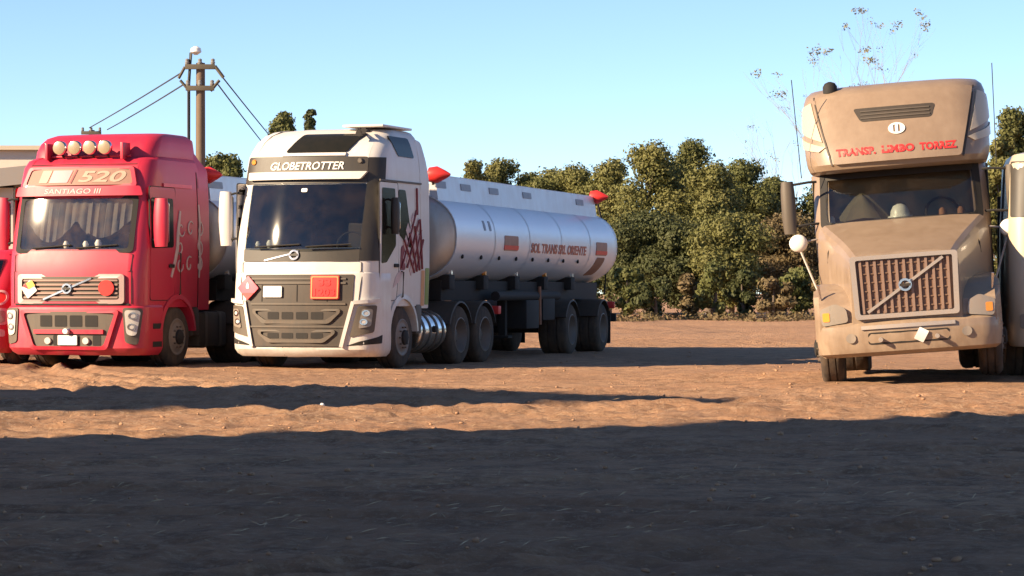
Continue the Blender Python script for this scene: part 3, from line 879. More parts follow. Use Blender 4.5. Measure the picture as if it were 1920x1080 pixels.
def tanker(loc, yaw, label):
    root = empty('tanker_trailer', loc, R(-yaw))
    tag(root, label, 'tanker trailer', 'tanker trailers')
    y0, y1 = -1.74, 9.95
    bm = bmesh.new()
    rings = []
    secs = [(y0 - 0.20, 0.15), (y0 - 0.19, 0.45), (y0 - 0.15, 0.72), (y0 - 0.08, 0.92), (y0 - 0.0, 0.985)]
    for (y, k) in secs: rings.append([bm.verts.new((x * 1, y, z)) for x, z in tank_section(k)])
    for a, b in zip(rings, rings[1:]):
        for q in range(len(a)): bm.faces.new((a[q], a[(q + 1) % len(a)], b[(q + 1) % len(a)], b[q]))
    bm.faces.new(rings[0])
    finish('tank_front_end', bm, ALU2, root, 40)
    bm = bmesh.new(); rings = []
    L = [y0 + (y1 - y0) * k / 24 for k in range(25)]
    for i, y in enumerate(L):
        rings.append([bm.verts.new((x, y, z)) for x, z in tank_section(1.0 + 0.0016 * math.sin(i * 2.3))])
    for (y, k) in ((y1 + 0.08, 0.95), (y1 + 0.16, 0.8), (y1 + 0.22, 0.5), (y1 + 0.23, 0.15)): rings.append([bm.verts.new((x, y, z)) for x, z in tank_section(k)])
    for a, b in zip(rings, rings[1:]):
        for q in range(len(a)): bm.faces.new((a[q], a[(q + 1) % len(a)], b[(q + 1) % len(a)], b[q]))
    bm.faces.new(rings[-1]); bm.faces.new(rings[0])
    tank = finish('tank', bm, ALU, root, 40)
    for y in (y0, y0 + 2.4, y0 + 4.75, y0 + 7.1, y0 + 9.4, y1 - 0.02):
        bm = bmesh.new()
        A = [bm.verts.new((x, y - 0.025, z)) for x, z in tank_section(1.006)]; B_ = [bm.verts.new((x, y + 0.025, z)) for x, z in tank_section(1.006)]
        for q in range(len(A)): bm.faces.new((A[q], A[(q + 1) % len(A)], B_[(q + 1) % len(A)], B_[q]))
        finish('weld_band', bm, ALU, tank, 0)
    # spill rail along the top with the manhole covers between
    for s_ in (1, -1):
        bm = bmesh.new()
        sec = [(0.86, 2.86), (0.80, 3.30), (0.76, 3.32), (0.70, 3.30), (0.70, 2.9)]
        ra = [bm.verts.new((s_ * x, y0 + 0.05, z)) for x, z in sec]; rb = [bm.verts.new((s_ * x, y1 - 0.35, z)) for x, z in sec]
        for q in range(5): bm.faces.new((ra[q], ra[(q + 1) % 5], rb[(q + 1) % 5], rb[q]))
        bm.faces.new(ra); bm.faces.new(rb)
        rail = finish('top_rail', bm, ALUR, root, 30)
        for y in (y0 + 0.3, y0 + 1.8, y0 + 3.6, y0 + 5.9, y0 + 10.0):
            fm = lambda u, v, o, s2=s_: (s2 * (0.80 + (3.30 - v) / 0.44 * 0.06 + o), u, v)
            panel('rail_plate', rr(y - 0.30, y + 0.30, 3.08, 3.20, 0.02), fm, GREYTXT, rail, 0.012, 0.0)
    for y in (0.2, 2.6, 5.0, 7.4):
        lathe('manhole_cover', [(2.95, 0.28), (3.18, 0.28), (3.22, 0.2)], 'z', (0, y, 0), ALUR, root, 18)
    # red cone lamps at the two ends of the rail
    for y in (y0 + 0.0, y1 - 0.3):
        cn = lathe('red_lamp', [(0.72, 0.13), (0.86, 0.15), (1.02, 0.07), (1.10, 0.02)], 'x', (0, y, 3.30), REDSIGN, root, 14)
        tube('lamp_bracket', [(0.78, y, 3.12), (0.78, y, 3.30)], 0.02, CHASSIS, cn, 6)
    # lettering and placards on the shown side
    S = tank_side(1)
    lettering('lettering', 'SOL TRANS SRL ORIENTE', S, flat('tank_lettering', (0.38, 0.10, 0.08), 0.4, 0.2), root, 5.2, 2.10, 4.2, 0.19, 0.004, 0.004, 0, 0.03)
    for y in (1.7, 8.6):
        pl = panel('placard', rr(y - 0.46, y + 0.46, 2.02, 2.30, 0.05), S, ORANGE_D, root, 0.006, 0.003, sink=0.004)
        panel('placard_band', rr(y - 0.48, y + 0.48, 2.04, 2.12, 0.02), S, REDSIGN, pl, 0.004, 0.009, sink=0.004)
    panel('brown_patch', rpoly([(8.2, 1.60), (8.9, 1.62), (9.0, 1.98), (8.3, 1.98)], 0.08), S, RUSSET, root, 0.004, 0.003, dv=0.05, sink=0.004)  # mottled red-brown patch low on the rear flank of the tank
    for k in range(8):
        lathe('side_marker', [(S(0, 1.88, 0)[0], 0.045), (S(0, 1.88, 0.03)[0], 0.035)], 'x', (0, y0 + 0.5 + k * 1.15, 1.88), CHASSIS, root, 10)
    for k in range(5):
        y = y0 + 0.6 + k * 2.1
        lathe('side_lamp', [(S(0, 1.60, -0.02)[0], 0.055), (S(0, 1.60, 0.05)[0], 0.04)], 'x', (0, y, 1.60), AMBER if k % 2 else LAMP, root, 10)
        bm = bmesh.new(); box_bm(bm, 0.55, 0.95, y - 0.16, y + 0.16, 1.30, 1.56, 0.03); finish('tank_saddle', bm, CHASSIS, root)
    for (y, z) in ((0.0, 2.45), (0.35, 2.45)):
        panel('stencil', rr(y - 0.06, y + 0.06, z - 0.09, z + 0.09, 0.02), S, GREYTXT, root, 0.004, 0.002, sink=0.004)
    # frame, landing legs, running gear
    bm = bmesh.new()
    for sx in (-0.5, 0.5): box_bm(bm, sx - 0.10, sx + 0.30 * (1 if sx > 0 else -1) if sx > 0 else sx + 0.10, y0 + 0.4, y1 - 0.1, 1.10, 1.46, 0.01)
    for k in range(10): box_bm(bm, -0.45, 0.45, y0 + 0.7 + 1.15 * k, y0 + 0.8 + 1.15 * k, 1.16, 1.34, 0.0)
    finish('frame', bm, CHASSIS, root)
    for s_ in (1, -1):
        bm = bmesh.new()
        box_bm(bm, s_ * 0.78 - 0.07, s_ * 0.78 + 0.07, 2.55, 2.70, 0.42, 1.25, 0.01)
        box_bm(bm, s_ * 0.78 - 0.15, s_ * 0.78 + 0.15, 2.48, 2.78, 0.38, 0.43, 0.01)
        finish('landing_leg', bm, CHASSIS, root)
        tube('reflector_pole', [(s_ * 1.12, 4.05, 0.62), (s_ * 1.12, 4.02, 1.36)], 0.035, RUSSET, root, 8)
        for y in (6.05, 8.63):
            fender_arch(root, s_ * 0.95, y, 0.575, 0.605, 0.62, DARKPL, s_, 25, 155)
        box('mud_flap', min(s_ * 0.68, s_ * 1.22), max(s_ * 0.68, s_ * 1.22), 9.36, 9.39, 0.16, 0.85, CHASSIS, root, 0.005)
    box('tool_box', 0.55, 1.15, 3.0, 3.9, 0.55, 1.10, CHASSIS, root, 0.03)
    box('valve_box', 0.70, 1.12, 4.3, 5.2, 0.70, 1.20, CHASSIS, root, 0.03)
    tube('hose_tube', [(1.05, 1.2, 1.18), (1.05, 5.6, 1.18)], 0.09, CHASSIS, root, 10)
    for y in (6.05, 8.63):
        axle(root, y)
        for s_ in (1, -1): wheel(root, s_ * 0.95, y, side=s_, dual=True)
    box('rear_bumper', -1.2, 1.2, 9.9, 10.02, 0.62, 0.80, CHASSIS, root, 0.02)
    box('tail_light', 0.85, 1.15, 10.0, 10.06, 0.9, 1.05, REDSIGN, root, 0.02)
    tube('rear_ladder_rail', [(0.9, 10.1, 1.2), (0.95, 10.25, 2.2), (0.8, 9.9, 3.2)], 0.025, CHASSIS, root, 6)
    return root
white_tank = tanker((-1.65, 48.39, 0.0), 16.0, 'polished silver tanker trailer behind the white tractor, red lettering on its side')

# ---------------------------------------------------------------- red cabover tractor
RGRILLE = paint('red_truck_slats', (0.26, 0.17, 0.15), 0.45, metal=0.4, dust=0.3, coat=0.0)
RFRAME = paint('red_truck_grille_frame', (0.50, 0.36, 0.34), 0.35, metal=0.6, dust=0.25, coat=0.0)
def red_truck():
    root = empty('red_tractor_truck', (-7.16, 44.02, 0.0), R(-YAW))
    C = Cab([(1.0, 0.01, 1.22), (1.55, 0.01, 1.23), (1.78, 0.04, 1.235), (1.96, 0.08, 1.235), (2.3, 0.15, 1.23), (2.6, 0.22, 1.225), (2.80, 0.27, 1.22), (3.0, 0.30, 1.21), (3.34, 0.40, 1.19),
             (3.46, 0.50, 1.16), (3.54, 0.70, 1.08), (3.56, 0.95, 1.0)], 2.25, 0.13, 0.24)
    W = wrap_of(C)
    cab = C.shell('cab', 1.0, 3.56, RED, root, holes=[(-0.98, 0.98, 1.96, 2.80)])
    B = Cab([(0.21, 0.10, 1.16), (0.26, 0.03, 1.21), (0.33, -0.02, 1.24), (0.95, -0.03, 1.25), (1.0, -0.02, 1.25), (1.04, 0.02, 1.22)], 0.84, 0.13, 0.26)
    F = B.front; WB = wrap_of(B)
    B.shell('bumper', 0.21, 1.04, RED, root)
    it = interior(C, 1.96, 2.80, root)
    panel('windscreen', rpoly([(-0.99, 1.94), (0.99, 1.94), (0.99, 2.81), (-0.99, 2.81)], 0.05), W, GLASS_C, root, 0.008, 0.004, sink=0.004)
    ring_panel('windscreen_seal', rpoly([(-1.05, 1.90), (1.05, 1.90), (1.05, 2.86), (-1.05, 2.86)], 0.08), rpoly([(-0.97, 1.97), (0.97, 1.97), (0.97, 2.79), (-0.97, 2.79)], 0.06), W, CHASSIS, root, 0.012, 0.006)
    # swagged curtain behind the screen
    bm = bmesh.new()
    nx = 60; nz = 10
    G = []
    for i in range(nx + 1):
        u = -0.94 + 1.88 * i / nx
        col_ = []
        for k in range(nz + 1):
            v = k / nz
            sw = abs(math.sin((u + 0.94) * 3.4))
            depth = 0.38 + 0.36 * sw * (1 if u < 0.2 else 0.8)
            z = 2.82 - v * depth
            y = C.fy(u, z) + 0.10 + 0.020 * math.sin(u * 44 + 0.8 * v) + 0.010 * math.sin(u * 97)
            col_.append(bm.verts.new((u, y, z)))
        G.append(col_)
    for i in range(nx):
        for k in range(nz): bm.faces.new((G[i][k], G[i + 1][k], G[i + 1][k + 1], G[i][k + 1]))
    finish('curtain', bm, CURTAIN, it, 60, recalc=False)
    # roof fairing, lamp bar, illuminated sign
    D = Cab([(3.48, 0.66, 1.10), (3.62, 0.70, 1.10), (3.76, 0.80, 1.08), (3.86, 0.94, 1.04), (3.92, 1.14, 0.97), (3.94, 1.4, 0.9)], 2.28, 0.10, 0.22)
    D.shell('roof_fairing', 3.48, 3.94, RED, root)
    bar = tube('lamp_bar', [(-0.62, 0.58, 3.52), (0.80, 0.58, 3.52)], 0.022, RED, root, 8)
    for x in (-0.40, -0.13, 0.14, 0.41):
        sp = lathe('spot_lamp', [(0.40, 0.105), (0.42, 0.12), (0.48, 0.118), (0.56, 0.07), (0.60, 0.03)], 'y', (x, 0, 3.66), CHROME, root, 20)
        lathe('lamp_lens', [(0.385, 0.06), (0.398, 0.108), (0.41, 0.11)], 'y', (x, 0, 3.66), LAMPW, sp, 20)
        tube('lamp_foot', [(x, 0.50, 3.56), (x, 0.58, 3.50)], 0.02, CHASSIS, sp, 6)
    for x in (-0.66, 0.70):
        box('lamp_guard', x - 0.025, x + 0.025, 0.45, 0.72, 3.46, 3.74, RED, root, 0.012)
    sgn = panel('roof_sign', rpoly([(-0.98, 3.03), (0.98, 3.03), (0.90, 3.31), (-0.90, 3.31)], 0.05), W, flat('sign_beige', (0.24, 0.12, 0.085), 0.6), root, 0.05, 0.0)
    ring_panel('sign_frame', rpoly([(-1.02, 3.0), (1.02, 3.0), (0.94, 3.34), (-0.94, 3.34)], 0.06), rpoly([(-0.96, 3.045), (0.96, 3.045), (0.885, 3.295), (-0.885, 3.295)], 0.05), W, RED, root, 0.07, 0.0)
    panel('sign_red', rpoly([(-0.52, 3.07), (-0.18, 3.07), (-0.10, 3.28), (-0.46, 3.28)], 0.02), W, PINK, sgn, 0.006, 0.052)
    panel('sign_white', rpoly([(-0.72, 3.07), (-0.56, 3.07), (-0.48, 3.28), (-0.66, 3.28)], 0.02), W, ORANGE_D, sgn, 0.006, 0.052)
    strip('sign_slash', (-0.12, 3.06), (-0.03, 3.29), 0.03, W, DKRED, sgn, 0.052, 0.006)
    lettering('lettering', '520', W, flat('sign_digits', (0.40, 0.27, 0.20), 0.6), sgn, 0.42, 3.17, 0.82, 0.19, 0.006, 0.052, 0.25, 0.02)
    vz = panel('sun_visor', rpoly([(-1.10, 2.85), (1.10, 2.85), (1.06, 3.01), (-1.06, 3.01)], 0.03), W, RED, root, 0.09, 0.01)
    lettering('lettering', 'SANTIAGO III', W, flat('pink_lettering', (0.62, 0.42, 0.40), 0.6), vz, -0.05, 2.925, 1.02, 0.085, 0.005, 0.10, 0.15, 0.01)
    seam(rpoly([(-1.04, 1.59), (1.04, 1.59), (1.06, 1.88), (-1.06, 1.88)], 0.03), W, root, 0.012)
    strip('shut_line', (1.05, 1.06), (1.05, 1.6), 0.012, W, CHASSIS, root, 0.0, 0.006)
    strip('shut_line', (-1.05, 1.06), (-1.05, 1.6), 0.012, W, CHASSIS, root, 0.0, 0.006)
    strip('shut_line', (-0.95, 3.38), (0.95, 3.38), 0.012, W, CHASSIS, root, 0.0, 0.006)
    # upper grille
    ring_panel('grille_frame', rr(-0.95, 0.95, 1.06, 1.55, 0.06), rr(-0.87, 0.87, 1.13, 1.48, 0.05), C.front, RFRAME, root, 0.045, 0.0)
    gb = panel('grille', rr(-0.90, 0.90, 1.10, 1.51, 0.04), C.front, GREYPL, root, 0.008, 0.0)
    for k in range(5):
        strip('grille_slat', (-0.84, 1.165 + 0.07 * k), (0.84, 1.165 + 0.07 * k), 0.030, C.front, RGRILLE, gb, 0.01, 0.028)
    strip('badge_diagonal', (-0.46, 1.13), (0.40, 1.48), 0.03, C.front, CHROME, gb, 0.03, 0.02)
    badge(root, C.front, -0.02, 1.31, 0.085, 0.05)
    panel('round_placard', disc_poly(0.66, 1.32, 0.13, 18), C.front, REDSIGN, root, 0.012, 0.05)
    st = plate_flat('diamond_sticker', -0.72, 1.30, 0.22, 0.22, C.front, WSIGN, root, 0.05, 0.02, R(38))
    panel('sticker_yellow', [(-0.72, 1.30), (-0.60, 1.36), (-0.66, 1.45), (-0.78, 1.40)], C.front, flat('yellow_print', (0.7, 0.42, 0.08), 0.5), st, 0.005, 0.062)
    panel('sticker_red', [(-0.84, 1.34), (-0.72, 1.30), (-0.78, 1.40)], C.front, REDSIGN, st, 0.005, 0.062)
    strip('bonnet_gap', (-1.02, 1.05), (1.02, 1.05), 0.03, C.front, CHASSIS, root, 0.006, 0.01)
    # lower grille
    lg = panel('lower_grille', rpoly([(-0.64, 0.34), (0.64, 0.34), (0.84, 0.93), (-0.84, 0.93)], 0.06), F, GREYPL, root, 0.010, 0.0)
    ring_panel('lower_grille_frame', rpoly([(-0.68, 0.30), (0.68, 0.30), (0.89, 0.96), (-0.89, 0.96)], 0.07), rpoly([(-0.62, 0.36), (0.62, 0.36), (0.82, 0.91), (-0.82, 0.91)], 0.06), F, RED, root, 0.05, 0.0)
    for k in range(4):
        x = -0.40 + 0.27 * k
        panel('grille_opening', rr(x - 0.11, x + 0.11, 0.68, 0.87, 0.02), F, CHASSIS, lg, 0.004, 0.010)
    strip('grille_bar', (-0.62, 0.60), (0.62, 0.60), 0.07, F, RED, lg, 0.01, 0.04)
    for x in (-0.36, 0.32):
        fl = lathe('fog_lamp', [(F(x, 0.45, 0.05)[1], 0.055), (F(x, 0.45, 0.0)[1], 0.06)], 'y', (x, 0, 0.45), LAMP, root, 14)
    for x in (-0.20, 0.14, 0.50):
        panel('grille_opening', rr(x - 0.07, x + 0.07, 0.37, 0.54, 0.02), F, CHASSIS, lg, 0.004, 0.010)
    plate_flat('number_plate', 0.0, 0.46, 0.34, 0.16, F, WSIGN, root, 0.035, 0.01)
    lathe('tow_eye', [(F(0, 0.6, 0.12)[1], 0.045), (F(0, 0.6, 0.0)[1], 0.05)], 'y', (0, 0, 0.61), WSIGN, root, 12)
    for s_ in (1, -1):
        hl = panel('headlight', rpoly([(s_ * 0.97, 0.42), (s_ * 1.16, 0.38), (s_ * 1.24, 0.98), (s_ * 0.93, 1.0)], 0.06), WB, GREYPL, root, 0.02, 0.0)
        panel('lamp_lens', rpoly([(s_ * 1.0, 0.55), (s_ * 1.13, 0.53), (s_ * 1.20, 0.95), (s_ * 0.97, 0.96)], 0.06), WB, LAMP, hl, 0.015, 0.02)
        sd_ = C.left if s_ > 0 else C.right
        dr = panel('door', rpoly([(0.42, 1.12), (1.30, 1.12), (1.34, 3.0), (0.42, 3.0)], 0.06), sd_, RED, root, 0.005, 0.0)
        panel('door_window', rpoly([(0.44, 2.82), (0.44, 1.98), (1.24, 2.0), (1.24, 2.82)], 0.06), sd_, SIDEG, dr, 0.008, 0.004)
        panel('door_handle', rr(1.06, 1.24, 1.66, 1.72, 0.02), sd_, CHASSIS, dr, 0.03, 0.0)
        seam(rpoly([(0.41, 1.11), (1.31, 1.11), (1.35, 3.01), (0.41, 3.01)], 0.06), sd_, dr, 0.014)
        strip('shut_line', (2.18, 1.0), (2.18, 3.3), 0.016, sd_, CHASSIS, root, 0.0, 0.006)
        lamp_bowls([(s_ * 1.09, 0.86, 0.06), (s_ * 1.07, 0.68, 0.055)], WB, hl, 0.035)
        tube('grab_handle', [sd_(1.42, 1.2, 0.0), sd_(1.42, 1.22, 0.05), sd_(1.42, 1.9, 0.05), sd_(1.42, 1.92, 0.0)], 0.014, GREYPL, root, 6)
        strip('side_rail', (0.9, 3.04), (1.95, 3.04), 0.06, sd_, PINK, root, 0.0, 0.025)
        panel('side_fairing', rpoly([(2.2, 0.95), (2.62, 0.95), (2.62, 3.3), (2.45, 3.86), (2.2, 3.9)], 0.05), sd_, RED, root, 0.03, -0.03, sink=0.02)
        fender_arch(root, s_ * 1.08, 1.40, 0.60, 0.68, 0.34, RED, s_, 5, 175, zc=0.54)
        for z in (0.35, 0.65):
            strip('step_slot', (0.48, z + 0.04), (0.80, z + 0.04), 0.09, B.left if s_ > 0 else B.right, CHASSIS, root, 0.0, 0.006)
    # pale scroll ornament on the rear quarter
    rnd = random.Random(4)
    for i in range(9):
        y0_ = 1.50 + 0.36 * (i % 3) + rnd.uniform(-0.04, 0.04); z0_ = 1.72 + 0.30 * (i // 3)
        sgn2 = 1 if i % 2 else -1
        if i in (4,): continue
        pts = [(y0_ + 0.13 * (1 - 0.07 * k) * math.cos(0.55 * k * sgn2 + i), z0_ + 0.15 * (1 - 0.07 * k) * math.sin(0.55 * k * sgn2 + i)) for k in range(11)]
        curve_strip('scroll_ornament', pts, 0.035, C.left, PALEW, root, 0.014)
    curve_strip('scroll_ornament', [(1.50, 2.62), (1.42, 2.3), (1.38, 2.0), (1.28, 1.75), (1.16, 1.5)], 0.10, C.left, PALEW, root, 0.014)
    curve_strip('scroll_ornament', [(2.20, 2.75), (2.24, 2.4), (2.2, 2.1), (2.24, 1.8), (2.20, 1.5)], 0.07, C.left, PALEW, root, 0.014)
    mirror_arm(root, -1, 1.42, 0.40, 1.96, 2.84, RED, 0.24)
    mirror_arm(root, 1, 1.40, 0.46, 2.0, 2.80, RED, 0.26)
    wiper(root, C, -0.7, 1.98, 0.0, 2.03); wiper(root, C, 0.1, 1.98, 0.8, 2.03)
    for (x, r_) in ((0.20, 0.05), (0.42, 0.06), (-0.15, 0.05)):
        lathe('dash_ornament', [(1.98, r_ * 0.7), (2.0 + r_, r_), (2.0 + 2 * r_, r_ * 0.5)], 'z', (x, C.fy(x, 2.0) + 0.09, 0), HELMET, root, 12)
    chassis(root, 0.6, 6.4)
    for y, du in ((1.40, False), (4.10, True), (5.35, True)):
        axle(root, y)
        for s_ in (1, -1):
            wheel(root, s_ * (0.95 if du else 1.06), y, side=s_, dual=du)
            if du: fender_arch(root, s_ * 0.95, y, 0.565, 0.60, 0.60, DARKPL, s_, 20, 160)
    for s_ in (1, -1):
        ft = box('fuel_tank', min(s_ * 0.55, s_ * 1.18), max(s_ * 0.55, s_ * 1.18), 2.35, 3.45, 0.30, 0.92, DARKPL, root, 0.08)
        for y in (2.6, 3.15): box('tank_band', min(s_ * 0.54, s_ * 1.19), max(s_ * 0.54, s_ * 1.19), y - 0.03, y + 0.03, 0.29, 0.93, GREYPL, ft, 0.08)
        box('step', min(s_ * 0.85, s_ * 1.22), max(s_ * 0.85, s_ * 1.22), 2.0, 2.26, 0.5, 1.0, DARKPL, root, 0.03)
    return root
red = red_truck()
red.scale = (1.04, 1.0, 1.0)
red.location.x -= 0.15
tag(red, 'red cabover tractor with four round roof lamps and SANTIAGO lettering', 'truck')

def red_van():
    """low red van whose front corner shows at the left edge"""
    cx = Vector((-8.62, 45.0, 0)); v_ = Vector((math.cos(R(YAW)), -math.sin(R(YAW)), 0))
    root = empty('red_van', cx - v_ * 0.92, R(-YAW))
    tag(root, 'low red van cut off by the left edge, beside the red cabover', 'van')
    C = Cab([(0.22, 0.06, 0.86), (0.30, 0.0, 0.90), (0.6, -0.02, 0.92), (1.0, 0.0, 0.92), (1.25, 0.06, 0.91), (1.35, 0.14, 0.90), (1.80, 0.52, 0.82), (1.95, 0.72, 0.76), (2.0, 1.0, 0.70)], 4.2, 0.14, 0.20)
    W = wrap_of(C)
    C.shell('body', 0.22, 2.0, RED, root, holes=[(-0.66, 0.66, 1.35, 1.80)])
    interior(C, 1.35, 1.80, root, 0.66, 2.4, 1.0)
    panel('windscreen', rr(-0.68, 0.68, 1.34, 1.82, 0.05), W, GLASS_D, root, 0.008, 0.004, sink=0.004)
    panel('grille', rr(-0.5, 0.5, 0.75, 0.95, 0.04), C.front, DARKPL, root, 0.012, 0.0)
    strip('bumper_trim', (-0.8, 0.45), (0.8, 0.45), 0.10, C.front, PINK, root, 0.0, 0.05)
    for s_ in (1, -1):
        hl = panel('headlight', rr(min(s_ * 0.60, s_ * 0.94), max(s_ * 0.60, s_ * 0.94), 0.70, 0.98, 0.06), W, PALEW, root, 0.02, 0.0)
        panel('lamp_lens', rr(min(s_ * 0.64, s_ * 0.90), max(s_ * 0.64, s_ * 0.90), 0.74, 0.94, 0.05), W, LAMPD, hl, 0.012, 0.02)
        rg = ring_panel('round_lamp', disc_poly(s_ * 0.80, 1.16, 0.13, 18), disc_poly(s_ * 0.80, 1.16, 0.095, 18), W, PALEW, root, 0.03, 0.0)
        panel('lamp_lens', disc_poly(s_ * 0.80, 1.16, 0.093, 18), W, REDSIGN, rg, 0.015, 0.0)
        panel('fog_lamp', rr(min(s_ * 0.62, s_ * 0.9), max(s_ * 0.62, s_ * 0.9), 0.50, 0.62, 0.04), W, PALEW, root, 0.015, 0.0)
        sd_ = C.left if s_ > 0 else C.right
        panel('side_window', rpoly([(0.95, 1.38), (2.0, 1.38), (2.0, 1.80), (1.2, 1.80)], 0.05), sd_, SIDEG, root, 0.008, 0.0)
        for y in (0.75, 3.3): wheel(root, s_ * 0.80, y, 0.34, 0.20, s_, 0.21)
    return root
red_van()

def trailer_copy(src, loc, yaw, label):
    c = copy_tree(src); c.location = loc; c.rotation_euler[2] = R(-yaw); c['label'] = label
    return c
trailer_copy(white_tank, (-7.16 + 4.85 * math.sin(R(YAW)), 44.02 + 4.85 * math.cos(R(YAW)), 0), 19.0, 'silver tanker trailer behind the red tractor, mostly hidden by the white truck')
# ---------------------------------------------------------------- tan bonneted tractor
BROWNL = paint('brown_grille_bars', (0.26, 0.17, 0.13), 0.45, metal=0.3, dust=0.3, coat=0.0)
def tan_truck():
    root = empty('bonneted_truck', (5.30, 35.3, 0.07), R(-9.0), 0.0, R(-4.2))
    tag(root, 'dusty tan bonneted tractor with tall sleeper roof and barred grille', 'truck')
    # bonnet
    bm = bmesh.new()
    secs = [(0.06, 1.70, 0.66, 0.70), (0.5, 1.82, 0.74, 0.80), (1.0, 1.96, 0.86, 0.93), (1.5, 2.10, 1.0, 1.07), (1.9, 2.20, 1.10, 1.16)]
    rings = []
    for (y, zt, wt, wb) in secs:
        half = [(wb, 0.62), (wb, 1.1), (wb - 0.005, zt - 0.34), (wt + 0.035, zt - 0.12), (wt + 0.0, zt - 0.045), (wt - 0.06, zt - 0.005), (wt * 0.6, zt + 0.02), (0, zt + 0.035)]
        ring = half + [(-x, z) for x, z in half[-2::-1]]
        rings.append([bm.verts.new((x, y, z)) for x, z in ring])
    n = len(rings[0])
    for a, b in zip(rings, rings[1:]):
        for k in range(n - 1): bm.faces.new((a[k], a[k + 1], b[k + 1], b[k]))
    bm.faces.new(rings[0]); bm.faces.new(rings[-1])
    bonnet = finish('bonnet', bm, TAN, root, 25)
    for s_ in (1, -1):
        tube('bonnet_latch', [(s_ * 0.93, 1.30, 1.92), (s_ * 0.99, 1.30, 1.80), (s_ * 1.0, 1.32, 1.66)], 0.02, CHASSIS, bonnet, 6)
        tube('bonnet_crease', [(s_ * 0.90, 1.02, 1.72), (s_ * 0.88, 0.9, 1.4), (s_ * 0.90, 0.86, 1.2)], 0.014, DARKPL, bonnet, 6)
    # grille
    G = lambda x, z, o: (x, 0.06 - o + 0.10 * (x / 0.66) ** 2 * 0.0, z)
    grille = panel('grille', rpoly([(-0.60, 0.92), (0.60, 0.92), (0.62, 1.64), (-0.62, 1.64)], 0.03), G, BROWNG, root, 0.01, 0.0)
    ring_panel('grille_frame', rpoly([(-0.665, 0.86), (0.665, 0.86), (0.69, 1.70), (-0.69, 1.70)], 0.05), rpoly([(-0.60, 0.92), (0.60, 0.92), (0.62, 1.645), (-0.62, 1.645)], 0.03), G, GRILLEM, root, 0.07, 0.0)
    for k in range(13):
        x = -0.55 + 1.10 * k / 12
        strip('grille_bar', (x, 0.93), (x * 1.02, 1.635), 0.034, G, BROWNL, grille, 0.012, 0.03)
    for k in range(6):
        strip('grille_crossbar', (-0.59, 1.0 + 0.115 * k), (0.59, 1.0 + 0.115 * k), 0.016, G, BROWNG, grille, 0.012, 0.016)
    strip('badge_diagonal', (-0.50, 0.95), (0.50, 1.62), 0.038, G, GRILLEM, grille, 0.045, 0.02)
    badge(root, G, 0.0, 1.285, 0.085, 0.07)
    # fenders with headlights
    for s_ in (1, -1):
        prof = [(0.16, 0.60), (0.10, 0.85), (0.14, 1.05), (0.30, 1.20), (0.60, 1.31), (1.0, 1.37), (1.5, 1.38), (1.9, 1.32), (1.98, 1.1), (1.98, 0.62), (1.78, 0.62)]
        for k in range(0, 9):
            a = R(8 + (164) * k / 8); prof.append((1.18 + 0.60 * math.cos(a), 0.53 + 0.60 * math.sin(a)))
        prof.append((0.56, 0.60))
        bm = bmesh.new()
        xin, xo = s_ * 0.68, s_ * 1.20
        A = [bm.verts.new((xin, y, z)) for y, z in prof]
        Bv = [bm.verts.new((xo - s_ * 0.07, y + (0.06 if y < 0.5 else 0), z + (0.0 if z > 1.0 else 0))) for y, z in prof]
        Cv = [bm.verts.new((xo, min(max(y, 0.34), 1.9), min(z, 1.28) if z > 1.0 else z)) for y, z in prof]
        m = len(prof)
        for P, Q in ((A, Bv), (Bv, Cv)):
            for k in range(m): bm.faces.new((P[k], P[(k + 1) % m], Q[(k + 1) % m], Q[k]))
        f = bm.faces.new(Cv); g = bm.faces.new(A)
        fd = finish('fender', bm, TAN, root, 35)
        H = lambda x, z, o, s2=s_: (x, 0.10 + 0.10 * ((abs(x) - 0.7) / 0.5) ** 2 + 0.10 * max(0, (z - 0.95)) ** 1 - o, z)
        hl = panel('headlight', rpoly([(s_ * 0.76, 0.84), (s_ * 1.10, 0.80), (s_ * 1.13, 1.02), (s_ * 0.92, 1.10), (s_ * 0.78, 1.02)], 0.05), H, LAMPD, fd, 0.03, 0.0, sink=0.05)
        panel('turn_lamp', rr(min(s_ * 1.0, s_ * 1.09), max(s_ * 1.0, s_ * 1.09), 0.86, 0.98, 0.02), H, AMBER, hl, 0.006, 0.03)
        wheel(root, s_ * 1.03, 1.18, side=s_, wd=0.30)
        tube('fender_marker', [(s_ * 1.10, 0.30, 1.16), (s_ * 1.12, 0.28, 1.36)], [0.012, 0.02], CHROME, fd, 6)
    # bumper
    B = Cab([(0.37, 0.10, 1.10), (0.42, 0.02, 1.17), (0.60, -0.04, 1.19), (0.78, -0.02, 1.19), (0.83, 0.04, 1.16)], 0.40, 0.14, 0.25)
    B.shell('bumper', 0.37, 0.83, TAN, root)
    box('front_beam', -0.7, 0.7, 0.35, 0.5, 0.36, 0.46, CHASSIS, root, 0.01)
    panel('bumper_opening', rr(-0.52, 0.52, 0.52, 0.68, 0.04), B.front, CHASSIS, root, 0.004, 0.0)
    strip('bumper_trim', (-0.6, 0.75), (0.6, 0.75), 0.05, B.front, GRILLEM, root, 0.0, 0.03)
    for s_ in (1, -1):
        panel('fog_lamp', disc_poly(s_ * 0.74, 0.62, 0.065, 14), B.front, LAMPD, root, 0.02, 0.0)
        lathe('tow_hook', [(-0.10, 0.03), (0.05, 0.035)], 'y', (s_ * 0.36, 0, 0.58), GRILLEM, root, 10)
    plate_flat('number_plate', 0.16, 0.61, 0.13, 0.17, B.front, WSIGN, root, 0.02, 0.01, R(-30))
